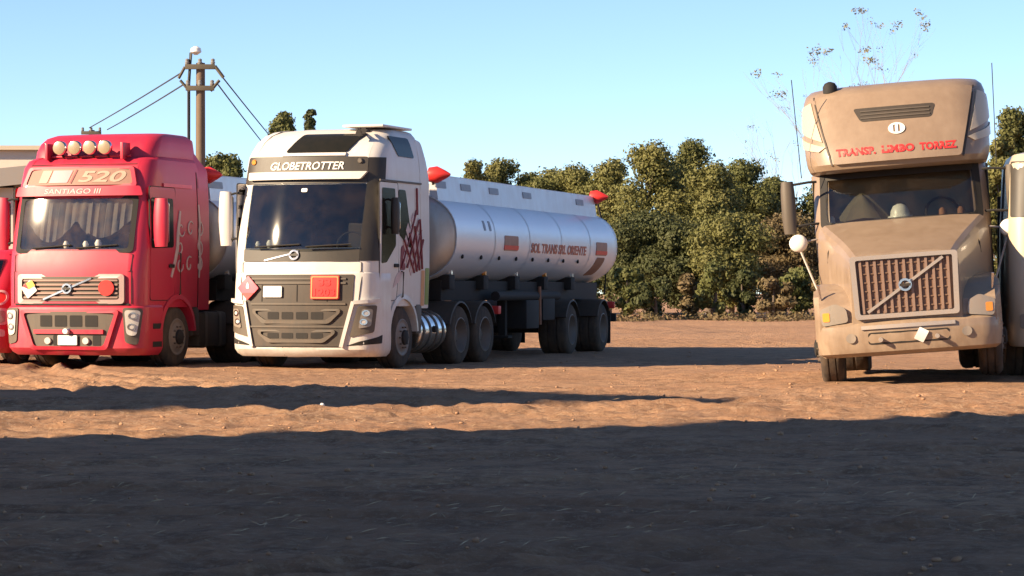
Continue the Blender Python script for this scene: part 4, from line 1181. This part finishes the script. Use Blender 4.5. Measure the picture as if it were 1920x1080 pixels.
    # cab with windscreen
    C = Cab([(0.85, 1.80, 1.16), (2.10, 1.80, 1.19), (2.22, 1.82, 1.19), (2.4, 1.92, 1.19), (2.7, 2.12, 1.185), (2.94, 2.28, 1.18), (3.02, 2.32, 1.18)], 3.05, 0.26, 0.22)
    W = wrap_of(C)
    C.shell('cab', 0.85, 3.02, TAN, root, holes=[(-0.98, 0.98, 2.22, 2.94)])
    it = interior(C, 2.22, 2.94, root, 1.06, 4.2, 1.7)
    panel('windscreen', rpoly([(-1.02, 2.20), (1.02, 2.20), (1.0, 2.95), (-1.0, 2.95)], 0.06), W, GLASS_D, root, 0.008, 0.004, sink=0.004)
    ring_panel('windscreen_seal', rpoly([(-1.10, 2.15), (1.10, 2.15), (1.08, 3.0), (-1.08, 3.0)], 0.08), rpoly([(-1.0, 2.23), (1.0, 2.23), (0.98, 2.86), (-0.98, 2.86)], 0.06), W, CHASSIS, root, 0.010, 0.008)
    panel('shade_band', rr(-1.0, 1.0, 2.84, 2.96, 0.03), W, BLACKP, root, 0.01, 0.014)
    # things on the dashboard
    fy0 = C.fy(0, 2.22) + 0.27
    hm = lathe('helmet', [(2.24, 0.17), (2.26, 0.165), (2.262, 0.135), (2.33, 0.125), (2.40, 0.09), (2.43, 0.03)], 'z', (-0.02, fy0 - 0.02, 0), HELMET, None, 20)
    hm.parent = None
    hm.matrix_world = Matrix()
    bm = bmesh.new()
    rings = []
    for (r_, z) in ((0.30, 2.245), (0.24, 2.34), (0.16, 2.46), (0.08, 2.56), (0.02, 2.60)):
        rings.append([bm.verts.new((-0.52 + r_ * (1 + 0.25 * math.sin(5 * t)) * math.cos(t), fy0 + 0.05 + 0.5 * r_ * (1 + 0.2 * math.sin(4 * t)) * math.sin(t), z + 0.02 * math.sin(3 * t))) for t in [2 * math.pi * q / 24 for q in range(24)]])
    for a, b in zip(rings, rings[1:]):
        for q in range(24): bm.faces.new((a[q], a[(q + 1) % 24], b[(q + 1) % 24], b[q]))
    bm.faces.new(rings[-1])
    cl = finish('folded_cloth', bm, CLOTH, None, 60)
    MW = Matrix.Translation((5.30, 35.3, 0.07)) @ Matrix.Rotation(R(-9), 4, 'Z') @ Matrix.Rotation(R(-4.2), 4, 'Y') @ Matrix.Diagonal((1.03, 1, 1, 1))
    for o in (hm, cl): o.matrix_world = MW
    tag(hm, 'white safety helmet on the dashboard behind the tan truck windscreen', 'helmet')
    tag(cl, 'crumpled beige cloth heaped on the tan truck dashboard', 'cloth')
    for x in (-0.95, 0.55, 0.8):
        lathe('dash_ornament', [(2.23, 0.05), (2.30, 0.045), (2.33, 0.02)], 'z', (x, C.fy(x, 2.22) + 0.18, 0), HELMET if x < 0 else RUSSET, it, 10)
    # sleeper and roof fairing
    S = Cab([(0.85, 3.0, 1.20), (2.95, 3.0, 1.22)], 5.3, 0.0, 0.06)
    S.shell('sleeper', 0.85, 2.95, TAN, root)
    D = Cab([(2.93, 2.02, 1.16), (2.97, 1.94, 1.21), (3.05, 1.90, 1.24), (3.2, 1.93, 1.26), (3.45, 2.06, 1.27), (3.75, 2.24, 1.27), (4.0, 2.42, 1.25), (4.10, 2.54, 1.22), (4.17, 2.72, 1.16), (4.20, 2.95, 1.08)], 5.3, 0.22, 0.42)
    WD = wrap_of(D)
    fair = D.shell('roof_fairing', 2.93, 4.20, TAN, root)
    panel('fairing_face', rpoly([(-0.86, 3.04), (0.86, 3.04), (1.08, 4.05), (-1.08, 4.05)], 0.05), WD, TAN, fair, 0.037, 0.0)
    for s_ in (1, -1):
        strip('fairing_edge', (s_ * 0.885, 3.03), (s_ * 1.115, 4.06), 0.022, WD, DARKPL, fair, 0.0, 0.012)
    vent = panel('roof_vent', rpoly([(-0.46, 3.62), (0.50, 3.62), (0.56, 3.82), (-0.56, 3.82)], 0.05), WD, DARKPL, fair, 0.006, 0.037)
    for k in range(3):
        strip('vent_slat', (-0.46, 3.67 + 0.05 * k), (0.48, 3.67 + 0.05 * k), 0.018, WD, GREYPL, vent, 0.043, 0.012)
    ring_panel('fairing_emblem', disc_poly(0.02, 3.49, 0.115, 20, 0.72), disc_poly(0.02, 3.49, 0.085, 20, 0.66), WD, WSIGN, fair, 0.015, 0.037)
    for x in (-0.045, 0.02, 0.085):
        plate_flat('emblem_bar', x, 3.49, 0.038, 0.11, WD, WSIGN, fair, 0.04, 0.008)
    for s_ in (1, -1):
        panel('sunlit_wedge', [(s_ * 1.16, 3.98), (s_ * 1.44, 3.92), (s_ * 1.56, 3.62), (s_ * 1.00, 3.38)], WD, CREAM if s_ < 0 else CREAM, fair, 0.02, 0.0)  # cream wedges put the sunlight on the fairing corners into the colour
        panel('sunlit_wedge', [(s_ * 1.58, 3.52), (s_ * 1.50, 3.34), (s_ * 1.06, 3.24), (s_ * 0.96, 3.30)], WD, CREAM, fair, 0.02, 0.0)
        panel('side_window', rpoly([(2.35, 2.28), (3.0, 2.30), (3.0, 2.86), (2.6, 2.86)], 0.06), C.left if s_ > 0 else C.right, SIDEG, root, 0.008, 0.0)
    ft_ = [(-0.55, 'TRANSP.', 0.54), (0.02, 'LIMBO', 0.44), (0.56, 'TORREZ', 0.50)]
    for x, t_, w_ in ft_:
        lettering('lettering', t_, WD, REDTXT, fair, x, 3.20, w_, 0.11, 0.004, 0.038, 0.0, 0.045)
    lathe('roof_beacon', [(4.10, 0.10), (4.20, 0.10), (4.25, 0.07), (4.27, 0.02)], 'z', (-0.86, 2.75, 0.0), CHASSIS, root, 14)
    for s_ in (1, -1):
        tube('antenna', [(s_ * 1.32, 2.2, 2.9), (s_ * 1.36, 2.22, 4.3)], 0.007, WIRE, root, 5)
        m1 = mirror_arm(root, s_, 1.52, 2.12, 2.12, 2.86, GREYPL, 0.20, 1.17)
        bm = bmesh.new()
        lathe_bm(bm, [(2.0, 0.125), (2.06, 0.12), (2.12, 0.09), (2.16, 0.04)][::-1] if False else [(1.98, 0.05), (2.0, 0.10), (2.03, 0.125), (2.10, 0.125)], 'y', (s_ * 1.42, 0, 1.98), 20)
        finish('round_mirror', bm, HELMET, m1, 50)
        tube('mirror_strut', [(s_ * 1.40, 2.06, 1.88), (s_ * 1.18, 1.55, 1.28)], 0.016, GRILLEM, m1, 6)
        tube('mirror_strut', [(s_ * 1.40, 2.08, 1.98), (s_ * 1.16, 2.12, 2.02)], 0.016, GRILLEM, m1, 6)
        box('fuel_tank', min(s_ * 0.6, s_ * 1.2), max(s_ * 0.6, s_ * 1.2), 2.3, 4.2, 0.35, 0.84, CHROME, root, 0.1)
        for y in (5.0, 6.35): wheel(root, s_ * 0.95, y, side=s_, dual=True)
    chassis(root, 0.5, 6.9, 0.60)
    axle(root, 1.18)
    for y in (5.0, 6.35): axle(root, y)
    root.scale = (1.03, 1.0, 1.0)
    return root
tan_truck()

# ---------------------------------------------------------------- cream cabover at the right edge
def cream_truck():
    root = empty('cream_truck', (8.08, 36.5, 0.05), R(-6.0))
    tag(root, 'cream flat-fronted truck cut off by the right edge, beside the tan truck', 'truck')
    C = Cab([(0.45, 0.02, 1.18), (0.55, 0.0, 1.22), (1.2, 0.0, 1.24), (2.15, 0.04, 1.24), (2.28, 0.07, 1.23), (2.98, 0.22, 1.2), (3.12, 0.34, 1.14), (3.16, 0.6, 1.0)], 2.0, 0.10, 0.22)
    W = wrap_of(C)
    C.shell('cab', 0.45, 3.16, CREAM, root, holes=[(-0.98, 0.98, 2.28, 2.98)])
    interior(C, 2.28, 2.98, root)
    panel('windscreen', rr(-1.0, 1.0, 2.26, 2.99, 0.05), W, GLASS_D, root, 0.008, 0.004, sink=0.004)
    panel('pillar_trim', rr(-1.26, -0.99, 2.24, 3.02, 0.03), W, BLACKP, root, 0.012, 0.0)
    panel('grille', rr(-0.8, 0.8, 0.95, 1.6, 0.05), C.front, DARKPL, root, 0.01, 0.0)
    for k in range(5): strip('grille_slat', (-0.76, 1.02 + 0.12 * k), (0.76, 1.02 + 0.12 * k), 0.04, C.front, GRILLEM, root, 0.012, 0.02)
    for s_ in (1, -1):
        panel('headlight', rr(min(s_ * 0.86, s_ * 1.1), max(s_ * 0.86, s_ * 1.1), 0.7, 0.9, 0.04), W, LAMPD, root, 0.02, 0.0)
        panel('side_window', rr(0.5, 1.3, 2.2, 2.9, 0.06), C.left if s_ > 0 else C.right, SIDEG, root, 0.008, 0.0)
        wheel(root, s_ * 1.05, 1.3, side=s_)
        wheel(root, s_ * 0.95, 4.6, side=s_, dual=True)
        strip('door_line', (1.45, 0.7), (1.45, 3.0), 0.02, C.left if s_ > 0 else C.right, GREYPL, root)
    chassis(root, 0.4, 5.6)
    axle(root, 1.3); axle(root, 4.6)
    bm = bmesh.new()
    box_bm(bm, -1.24, 1.24, 2.3, 7.5, 1.05, 1.2, 0.02)
    box_bm(bm, -1.24, 1.24, 2.3, 2.4, 1.2, 2.6, 0.02)
    finish('load_bed', bm, DARKPL, root)
    return root
cream_truck()

# ------------------------------------------------------------------ buildings
WALLM = paint('building_wall', (0.62, 0.56, 0.48), 0.85, dust=0.3, coat=0, low=True, nscale=0.8)
ROOFM = paint('roof_sheet', (0.26, 0.24, 0.22), 0.55, metal=0.2, dust=0.2, coat=0, low=False, nscale=0.7)
def shadow_shed(name, fp, h, label, wall=WALLM, roofm=ROOFM, eave=0.25, door=None):
    """walls on a footprint polygon with a thick flat sheet roof and a door"""
    root = empty(name, (fp[0][0], fp[0][1], 0))
    o = Vector((fp[0][0], fp[0][1]))
    P = [Vector(p) - o for p in fp]
    bm = bmesh.new()
    a = [bm.verts.new((p.x, p.y, -0.2)) for p in P]; b = [bm.verts.new((p.x, p.y, h - 0.2)) for p in P]
    for k in range(len(P)):
        j = (k + 1) % len(P); bm.faces.new((a[k], a[j], b[j], b[k]))
    bm.faces.new(b); bm.faces.new(a)
    finish('wall', bm, wall, root, 0)
    c = sum(P, Vector((0, 0))) / len(P)
    bm = bmesh.new()
    Q = [p + (p - c).normalized() * eave for p in P]
    a = [bm.verts.new((p.x, p.y, h - 0.2)) for p in Q]; b = [bm.verts.new((p.x, p.y, h)) for p in Q]
    for k in range(len(P)):
        j = (k + 1) % len(P); bm.faces.new((a[k], a[j], b[j], b[k]))
    bm.faces.new(b); bm.faces.new(a)
    finish('roof', bm, roofm, root, 0)
    if door is not None:
        i, w0, w1, dh = door
        p, q = P[i], P[(i + 1) % len(P)]
        d = (q - p).normalized(); nn = Vector((d.y, -d.x))
        if (p + nn - c).length < (p - c).length: nn = -nn
        fm = lambda u, v, o_: (p.x + d.x * u + nn.x * o_, p.y + d.y * u + nn.y * o_, v)
        panel('door', [(w0, 0.02), (w1, 0.02), (w1, dh), (w0, dh)], fm, GREYPL, root, 0.04, 0.0, du=9, dv=9)
    tag(root, label, 'building')
    return root
# two unseen sheds invented left of the view to cast the foreground shadows
shadow_shed('foreground_shadow_caster', [(-26, 9), (-12.0, 19.3), (-9.4, 12), (-9.4, -6), (-26, -6)], 9.0, 'large flat-roofed block added unseen beyond the left edge to shade the foreground', door=(2, 3, 7, 4.2))
shadow_shed('band_shadow_caster', [(-11.6, 24.3), (-16.4, 28.9), (-23.5, 26.5), (-18.5, 21.5)], 7.0, 'small flat-roofed block added unseen beyond the left edge to cast the narrow shadow band', door=(0, 1, 3.4, 3))

# warehouse behind the red trucks
def warehouse():
    root = empty('warehouse', (-15.2, 73, 0))
    bx = lambda n, x0, x1, y0, y1, z0, z1, m: box(n, x0, x1, y0, y1, z0, z1, m, root, 0.0)
    bx('wall', -9, 1.35, 1.0, 9, -0.2, 4.15, WALLM)
    bx('gable_panel', 1.352, 3.2, 1.2, 8.8, -0.2, 4.3, ROOFM)
    bm = bmesh.new()
    # mono-pitch sheet roof rising to the right
    pts = [(-9.4, 0.4, 3.6), (3.4, 0.4, 4.9), (3.4, 9.4, 5.3), (-9.4, 9.4, 4.0)]
    lo = [bm.verts.new((x, y, z - 0.5)) for x, y, z in pts]; hi = [bm.verts.new((x, y, z)) for x, y, z in pts]
    for k in range(4):
        j = (k + 1) % 4; bm.faces.new((lo[k], lo[j], hi[j], hi[k]))
    bm.faces.new(lo); bm.faces.new(hi)
    finish('roof', bm, ROOFM, root, 0)
    tag(root, 'low warehouse with grey sheet roof behind the red truck', 'building')
    r2 = empty('tall_warehouse', (-20, 92, 0))
    box('wall', -9, 5.2, 0, 12, -0.2, 6.15, WALLM, r2, 0.0)
    box('roof', -9.3, 5.5, -0.3, 12.3, 6.152, 6.3, CREAM, r2, 0.0)
    tag(r2, 'taller cream building rising behind the low warehouse roof', 'building')
warehouse()

# ------------------------------------------------------------------ utility poles and cables
def pole(px, py_top, Y, label, small=False):
    p = at(px, py_top, Y)
    root = empty('utility_pole', (p.x, Y, 0))
    h = p.z
    tube('pole_shaft', [(0, 0, -0.3), (0, 0, h * 0.5), (0, 0, h)], [0.16, 0.14, 0.125], CONCRETE, root, 12)
    arms = []
    for (z, l) in ((h - 0.12, 0.42), (h - 0.72, 0.40)):
        ca = box('crossarm', -l, l, -0.20, -0.10, z - 0.07, z + 0.07, TIMBER, root, 0.01)
        for x in (-l + 0.06, 0.0, l - 0.06):
            lathe('insulator', [(z + 0.07, 0.05), (z + 0.12, 0.07), (z + 0.15, 0.05), (z + 0.20, 0.06), (z + 0.23, 0.03)], 'z', (x, -0.15, 0), CERAM, ca, 10)
        arms.append((p.x, Y, z))
    if not small:
        for s_ in (-1, 1):
            tube('brace', [(s_ * 0.30, -0.15, h - 0.80), (s_ * 0.55, -0.18, h - 0.5)], 0.045, TIMBER, root, 6)
        tube('brace', [(0.42, -0.15, h - 0.10), (0.66, -0.15, h - 0.42)], 0.055, TIMBER, root, 6)
        tube('brace', [(-0.42, -0.15, h - 0.12), (-0.60, -0.15, h - 0.45)], 0.045, TIMBER, root, 6)
        tube('conduit', [(-0.32, -0.1, 0), (-0.32, -0.1, h - 0.6), (-0.26, -0.1, h + 0.28)], 0.045, WIRE, root, 8)
        lathe('street_lamp_head', [(h + 0.22, 0.05), (h + 0.30, 0.16), (h + 0.40, 0.14), (h + 0.46, 0.05)], 'z', (-0.12, -0.1, 0), HELMET, root, 14)
    tag(root, label, 'utility pole', 'utility poles')
    return Vector((p.x, Y, h))
p0 = pole(376, 118, 75, 'concrete utility pole with crossarms rising behind the red cab')
pl_ = pole(172, 244, 112, 'far utility pole whose crossarm just shows over the red roof', True)
pr_ = pole(524, 300, 125, 'far utility pole hidden behind the white cab roof', True)
def cable(a, b, sag, label):
    pts = []
    for k in range(13):
        t = k / 12
        q = a.lerp(b, t); q.z -= sag * 4 * t * (1 - t)
        pts.append(q)
    o = bpy.data.objects.new
    root_o = a.copy()
    ob = tube('overhead_cable', [q - root_o for q in pts], 0.022, WIRE, None, 6)
    ob.location = root_o
    tag(ob, label, 'cable', 'overhead cables')
for i, (za, zb) in enumerate(((-0.25, 0.10), (-0.62, 0.02))):
    cable(p0 + Vector((-0.5, 0, za)), pl_ + Vector((-0.1 + 0.75 * i, 0, zb)), 0.03, ('upper' if i == 0 else 'lower') + ' cable slanting down left from the utility pole')
    cable(p0 + Vector((0.5, 0, za)), pr_ + Vector((0.25 - 0.55 * i, 0, 0.3 - 0.1 * i)), 0.03, ('upper' if i == 0 else 'lower') + ' cable slanting down right from the utility pole')

# ------------------------------------------------------------------ trees
def leaf_mat(name, c0, c1, c2):
    m, t, p = nt(name)
    c = mixc(t, ramp(t, noise(t, 0.55, 4), [(0.38, 0), (0.62, 1)]), c0, c1)
    c = mixc(t, ramp(t, noise(t, 5.0, 2), [(0.5, 0), (0.7, 0.8)]), c, c2)
    t.links.new(c, p.inputs['Base Color'])
    p.inputs['Roughness'].default_value = 0.65
    p.inputs['Specular IOR Level'].default_value = 0.25
    tr = node(t, 'ShaderNodeBsdfTranslucent'); t.links.new(c, tr.inputs[0])
    mx = node(t, 'ShaderNodeMixShader'); mx.inputs[0].default_value = 0.22
    t.links.new(p.outputs[0], mx.inputs[1]); t.links.new(tr.outputs[0], mx.inputs[2])
    t.links.new(mx.outputs[0], t.nodes['Material Output'].inputs[0])
    return m
LEAF_OLIVE = leaf_mat('leaf_olive', (0.128, 0.135, 0.043), (0.172, 0.168, 0.056), (0.195, 0.182, 0.068))
LEAF_DARK = leaf_mat('leaf_dark', (0.055, 0.068, 0.026), (0.08, 0.088, 0.034), (0.105, 0.11, 0.042))
LEAF_MID = leaf_mat('leaf_mid', (0.095, 0.110, 0.036), (0.130, 0.136, 0.045), (0.160, 0.155, 0.055))
LEAF_DRY = leaf_mat('leaf_dry', (0.17, 0.125, 0.065), (0.14, 0.115, 0.055), (0.23, 0.18, 0.10))
LEAF_PALE = leaf_mat('leaf_pale', (0.20, 0.21, 0.14), (0.25, 0.25, 0.18), (0.28, 0.28, 0.21))
BARK = flat('bark', (0.11, 0.085, 0.065), 0.9, var=0.35)
BARKL = flat('pale_bark', (0.30, 0.28, 0.27), 0.9, var=0.3)

def leaves_mesh(name, centers, radii, n, size, seed, flat_=0.75):
    """n leaf-sized faces spread through ellipsoidal clumps, denser towards their skins"""
    g = np.random.default_rng(seed)
    cs = np.array(centers); rs = np.array(radii)
    w = rs[:, 0] * rs[:, 1] * rs[:, 2]; w = w ** 0.75; w = w / w.sum()
    k = g.choice(len(cs), n, p=w)
    d = g.normal(size=(n, 3)); d /= np.linalg.norm(d, axis=1)[:, None]
    rad = g.random(n) ** 0.42
    bump = 1 + 0.22 * np.sin(d[:, 0] * 7 + k) * np.sin(d[:, 1] * 6 + 2 * k) + 0.15 * np.sin(d[:, 2] * 11 + k)
    P = cs[k] + d * rs[k] * (rad * bump)[:, None]
    a = g.normal(size=(n, 3)); a /= np.linalg.norm(a, axis=1)[:, None]
    # leaves lie roughly along the clump skin
    nrm = d + 0.5 * g.normal(size=(n, 3)); nrm /= np.linalg.norm(nrm, axis=1)[:, None]
    u = np.cross(nrm, a); u /= np.linalg.norm(u, axis=1)[:, None]
    v = np.cross(nrm, u)
    s = size * g.uniform(0.55, 1.35, n)[:, None]
    Vv = np.stack([P - u * s * 0.5, P + v * s * 0.30 + nrm * s * 0.08, P + u * s * 0.5, P - v * s * 0.30 + nrm * s * 0.08], 1).reshape(-1, 3)
    me = bpy.data.meshes.new(name)
    me.vertices.add(len(Vv)); me.vertices.foreach_set('co', Vv.ravel())
    me.loops.add(n * 4); me.loops.foreach_set('vertex_index', np.arange(n * 4))
    me.polygons.add(n); me.polygons.foreach_set('loop_start', np.arange(0, n * 4, 4)); me.polygons.foreach_set('loop_total', np.full(n, 4))
    me.update()
    return me

def tree(px, top, wpx, Y, label, mat, seed, base=None, nclump=16, nleaf=5200, size=0.30, trunk=BARK, low=0.18, name='tree', group='trees along the far side of the yard', base_px=None):
    rnd = random.Random(seed)
    p = at(px, top, Y)
    H = p.z; Wd = wpx / F_PX * Y
    root = empty(name, (p.x, Y, 0))
    cs, rs = [], []
    for i in range(nclump):
        h = low + (1 - low) * (i + 0.5) / nclump
        prof = math.sin(math.pi * min(1, max(0.05, (h - low * 0.6) / (1.08 - low * 0.6)) ** 0.9)) ** 0.7
        a = rnd.uniform(0, 2 * math.pi); q = rnd.uniform(0.15, 0.95) * prof * Wd * 0.42
        r_ = rnd.uniform(0.13, 0.24) * Wd * (0.6 + 0.5 * prof)
        z = h * H
        zr = min(r_ * rnd.uniform(0.75, 1.15), H * 0.16)
        z = min(z, H - zr * 0.95)
        cs.append((q * math.cos(a), q * math.sin(a), z)); rs.append((r_, r_, zr))
    cs.append((rnd.uniform(-0.1, 0.1) * Wd, 0, H * 0.86)); rs.append((Wd * 0.17, Wd * 0.17, H * 0.12))
    bm = bmesh.new()
    tr = 0.016 * H + 0.05
    lean = rnd.uniform(-0.04, 0.04) * H
    tube_bm(bm, [(0, 0, -0.2), (lean * 0.3, 0, H * 0.25), (lean, 0, H * 0.6), (lean * 1.2, 0, H * 0.85)], [tr * 1.2, tr, tr * 0.55, tr * 0.2], 8)
    for i in range(0, len(cs), 2):
        c = Vector(cs[i]); z0 = max(H * 0.18, c.z - abs(c.x) * 0.9 - 0.1 * H)
        st = Vector((lean * min(1, z0 / H / 0.6), 0, min(z0, H * 0.6)))
        tube_bm(bm, [st, st.lerp(c, 0.55) + Vector((0, 0, -0.03 * H)), c], [tr * 0.42, tr * 0.25, tr * 0.08], 5)
    finish('trunk', bm, trunk, root, 60)
    me = leaves_mesh('crown', cs, rs, nleaf, size, seed)
    mesh_obj('crown', me, mat, root, 0)
    tag(root, label, 'tree', group)
    return root

TREES = [
 # px, top, width px, Y, material, label
 (893, 300, 46, 150, LEAF_OLIVE, 'slim olive tree showing over the tanker just right of the white cab'),
 (936, 299, 62, 156, LEAF_OLIVE, 'bushy olive tree peeping over the front half of the tanker'),
 (985, 326, 66, 158, LEAF_MID, 'low dark-topped tree showing over the middle of the tanker'),
 (1005, 334, 60, 150, LEAF_MID, 'small green tree filling the gap over the tanker middle'),
 (1032, 318, 70, 154, LEAF_OLIVE, 'low bright olive tree behind the middle of the tanker rail'),
 (1078, 310, 86, 150, LEAF_OLIVE, 'rounded olive tree rising over the rear of the tanker'),
 (1140, 300, 100, 146, LEAF_OLIVE, 'broad olive tree above the red lamp at the tanker rear'),
 (1212, 268, 120, 140, LEAF_OLIVE, 'tall yellow-green tree, left of the two tallest'),
 (1288, 262, 96, 152, LEAF_MID, 'tallest darker tree with a sky gap on its left'),
 (1210, 400, 170, 132, LEAF_DARK, 'dense dark tree right beside the tanker rear'),
 (1330, 305, 110, 138, LEAF_OLIVE, 'bright olive tree just right of the tallest tree'),
 (1290, 420, 120, 130, LEAF_DARK, 'dark leafy tree in the middle of the tree line'),
 (1392, 300, 110, 146, LEAF_MID, 'rounded green tree with pale trunk near the tan truck'),
 (1372, 400, 130, 128, LEAF_OLIVE, 'low drooping olive tree lit from the left'),
 (1452, 332, 90, 150, LEAF_MID, 'green tree behind the tan truck mirror'),
 (1470, 400, 120, 134, LEAF_DRY, 'dry brown shrubby tree just left of the tan truck'),
 (1560, 335, 120, 150, LEAF_MID, 'tree hidden behind the tan truck bonnet'),
 (1905, 205, 90, 120, LEAF_MID, 'leafy tree at the right edge above the cream truck'),
 (1878, 260, 60, 112, LEAF_OLIVE, 'smaller olive tree between the tan truck roof and the right edge'),
 (420, 288, 100, 118, LEAF_MID, 'rounded tree in the gap between the red and white cabs'),
 (535, 212, 84, 112, LEAF_MID, 'bushy tree top standing above the white cab roof'),
 (580, 206, 34, 116, LEAF_DARK, 'slim dark tree top right beside the bushy one above the white roof'),
]
for i, (px, top, w, Y, m, lb) in enumerate(TREES):
    tree(px, top, w * (1.75 if i < 6 else 1.4), Y, lb, m, 100 + i, nclump=38, nleaf=36000 if w > 60 else 20000, size=0.165)

# bushes along the foot of the tree line
BUSH = [(1175, 500, 70, 122), (1230, 520, 80, 121), (1290, 512, 76, 123), (1340, 490, 80, 122), (1395, 505, 90, 124), (1450, 520, 80, 122), (1500, 500, 90, 125), (1105, 520, 80, 123), (1560, 515, 90, 124)]
SPOTS = ['right behind the tanker rear', 'second from the tanker rear', 'third from the tanker rear', 'under the drooping olive tree', 'left of the dry shrubby tree', 'under the tan truck mirror', 'nearest the tan truck bonnet', 'hidden behind the tanker wheels', 'hidden behind the tan truck']
for i, (px, top, w, Y) in enumerate(BUSH):
    m = (LEAF_MID, LEAF_DARK, LEAF_DRY)[i % 3]
    tree(px, top, w, Y, ('green', 'dark green', 'dry brown')[i % 3] + ' bush ' + SPOTS[i], m, 300 + i, nclump=9, nleaf=2600, size=0.22, low=0.05, name='bush', group='bushes at the foot of the tree line')

# sparse, half-bare trees over the tan truck
def sparse_tree(px, top, wpx, Y, label, seed, nleaf, base_split=0.35):
    rnd = random.Random(seed)
    p = at(px, top, Y); H = p.z; Wd = wpx / F_PX * Y
    root = empty('sparse_tree', (p.x, Y, 0))
    bm = bmesh.new(); tips = []
    def grow(st, d, l, r_, lvl):
        mid = st + d * l * 0.5 + Vector((rnd.uniform(-1, 1), rnd.uniform(-1, 1), 0)) * l * 0.06
        en = st + d * l
        tube_bm(bm, [st, mid, en], [r_, r_ * 0.8, r_ * 0.6], 5, False)
        if lvl == 0:
            tips.append(en); return
        for _ in range(rnd.choice((2, 3))):
            nd = (d + Vector((rnd.uniform(-1, 1), rnd.uniform(-1, 1), rnd.uniform(-0.1, 0.5))) * 0.48).normalized()
            grow(en, nd, l * rnd.uniform(0.55, 0.8), r_ * 0.6, lvl - 1)
    for k in range(3):
        d = Vector((rnd.uniform(-0.10, 0.10) + 0.07 * (k - 1), rnd.uniform(-0.08, 0.08), 1)).normalized()
        grow(Vector((0.35 * (k - 1), 0, -0.2)), d, H * 0.50, 0.038 * Y / 100, 4)
    zmax = max(t.z for t in tips)
    finish('trunk', bm, BARKL, root, 60)
    cs = [tuple(rnd.choice(tips) + Vector((rnd.uniform(-.2, .2), rnd.uniform(-.2, .2), rnd.uniform(-.1, .2)))) for _ in range(26)]
    rs = [(rnd.uniform(0.18, 0.5),) * 2 + (rnd.uniform(0.15, 0.35),) for _ in cs]
    me = leaves_mesh('crown', cs, rs, nleaf, 0.15, seed)
    mesh_obj('crown', me, LEAF_PALE, root, 0)
    k = H / zmax
    root.scale = (k, k, k)
    tag(root, label, 'tree', 'half-bare trees')
sparse_tree(1622, 12, 180, 105, 'tall thin half-bare tree standing above the tan truck roof', 21, 650)
sparse_tree(1575, 95, 120, 170, 'shorter half-bare tree left of the tall thin one', 22, 350)
sparse_tree(1705, 105, 120, 112, 'low bare twiggy tree right of the tall thin one', 23, 300)
sparse_tree(1482, 205, 80, 176, 'thin half-bare tree just left of the tan truck roof', 24, 250)

# the wood that closes the yard to the right of the view
def woods():
    g = random.Random(9)
    cs, rs = [], []
    for i in range(150):
        t = i / 149
        x = 34 + 110 * t + g.uniform(-4, 4); y = 128 - 55 * t + g.uniform(-6, 6)
        h = g.uniform(2, 9)
        cs.append((x, y, h)); rs.append((g.uniform(2.5, 4.5), g.uniform(2, 4), g.uniform(2, 3.2)))
    me = leaves_mesh('far_woods', cs, rs, 16000, 1.1, 91)
    tag(mesh_obj('far_woods', me, LEAF_MID, None, 0), 'mass of trees closing the yard beyond the right edge', 'woods', kind='stuff')
woods()

# dry weeds and grass at the foot of the trees
me = leaves_mesh('dry_grass', [(x, 118 + 4 * math.sin(x), 0.12) for x in np.linspace(-8, 40, 90)], [(0.6, 2.2, 0.30)] * 90, 9000, 0.16, 77)
tag(mesh_obj('dry_grass', me, LEAF_DRY, None, 0), 'strip of dry weeds along the foot of the trees', 'grass', kind='stuff')
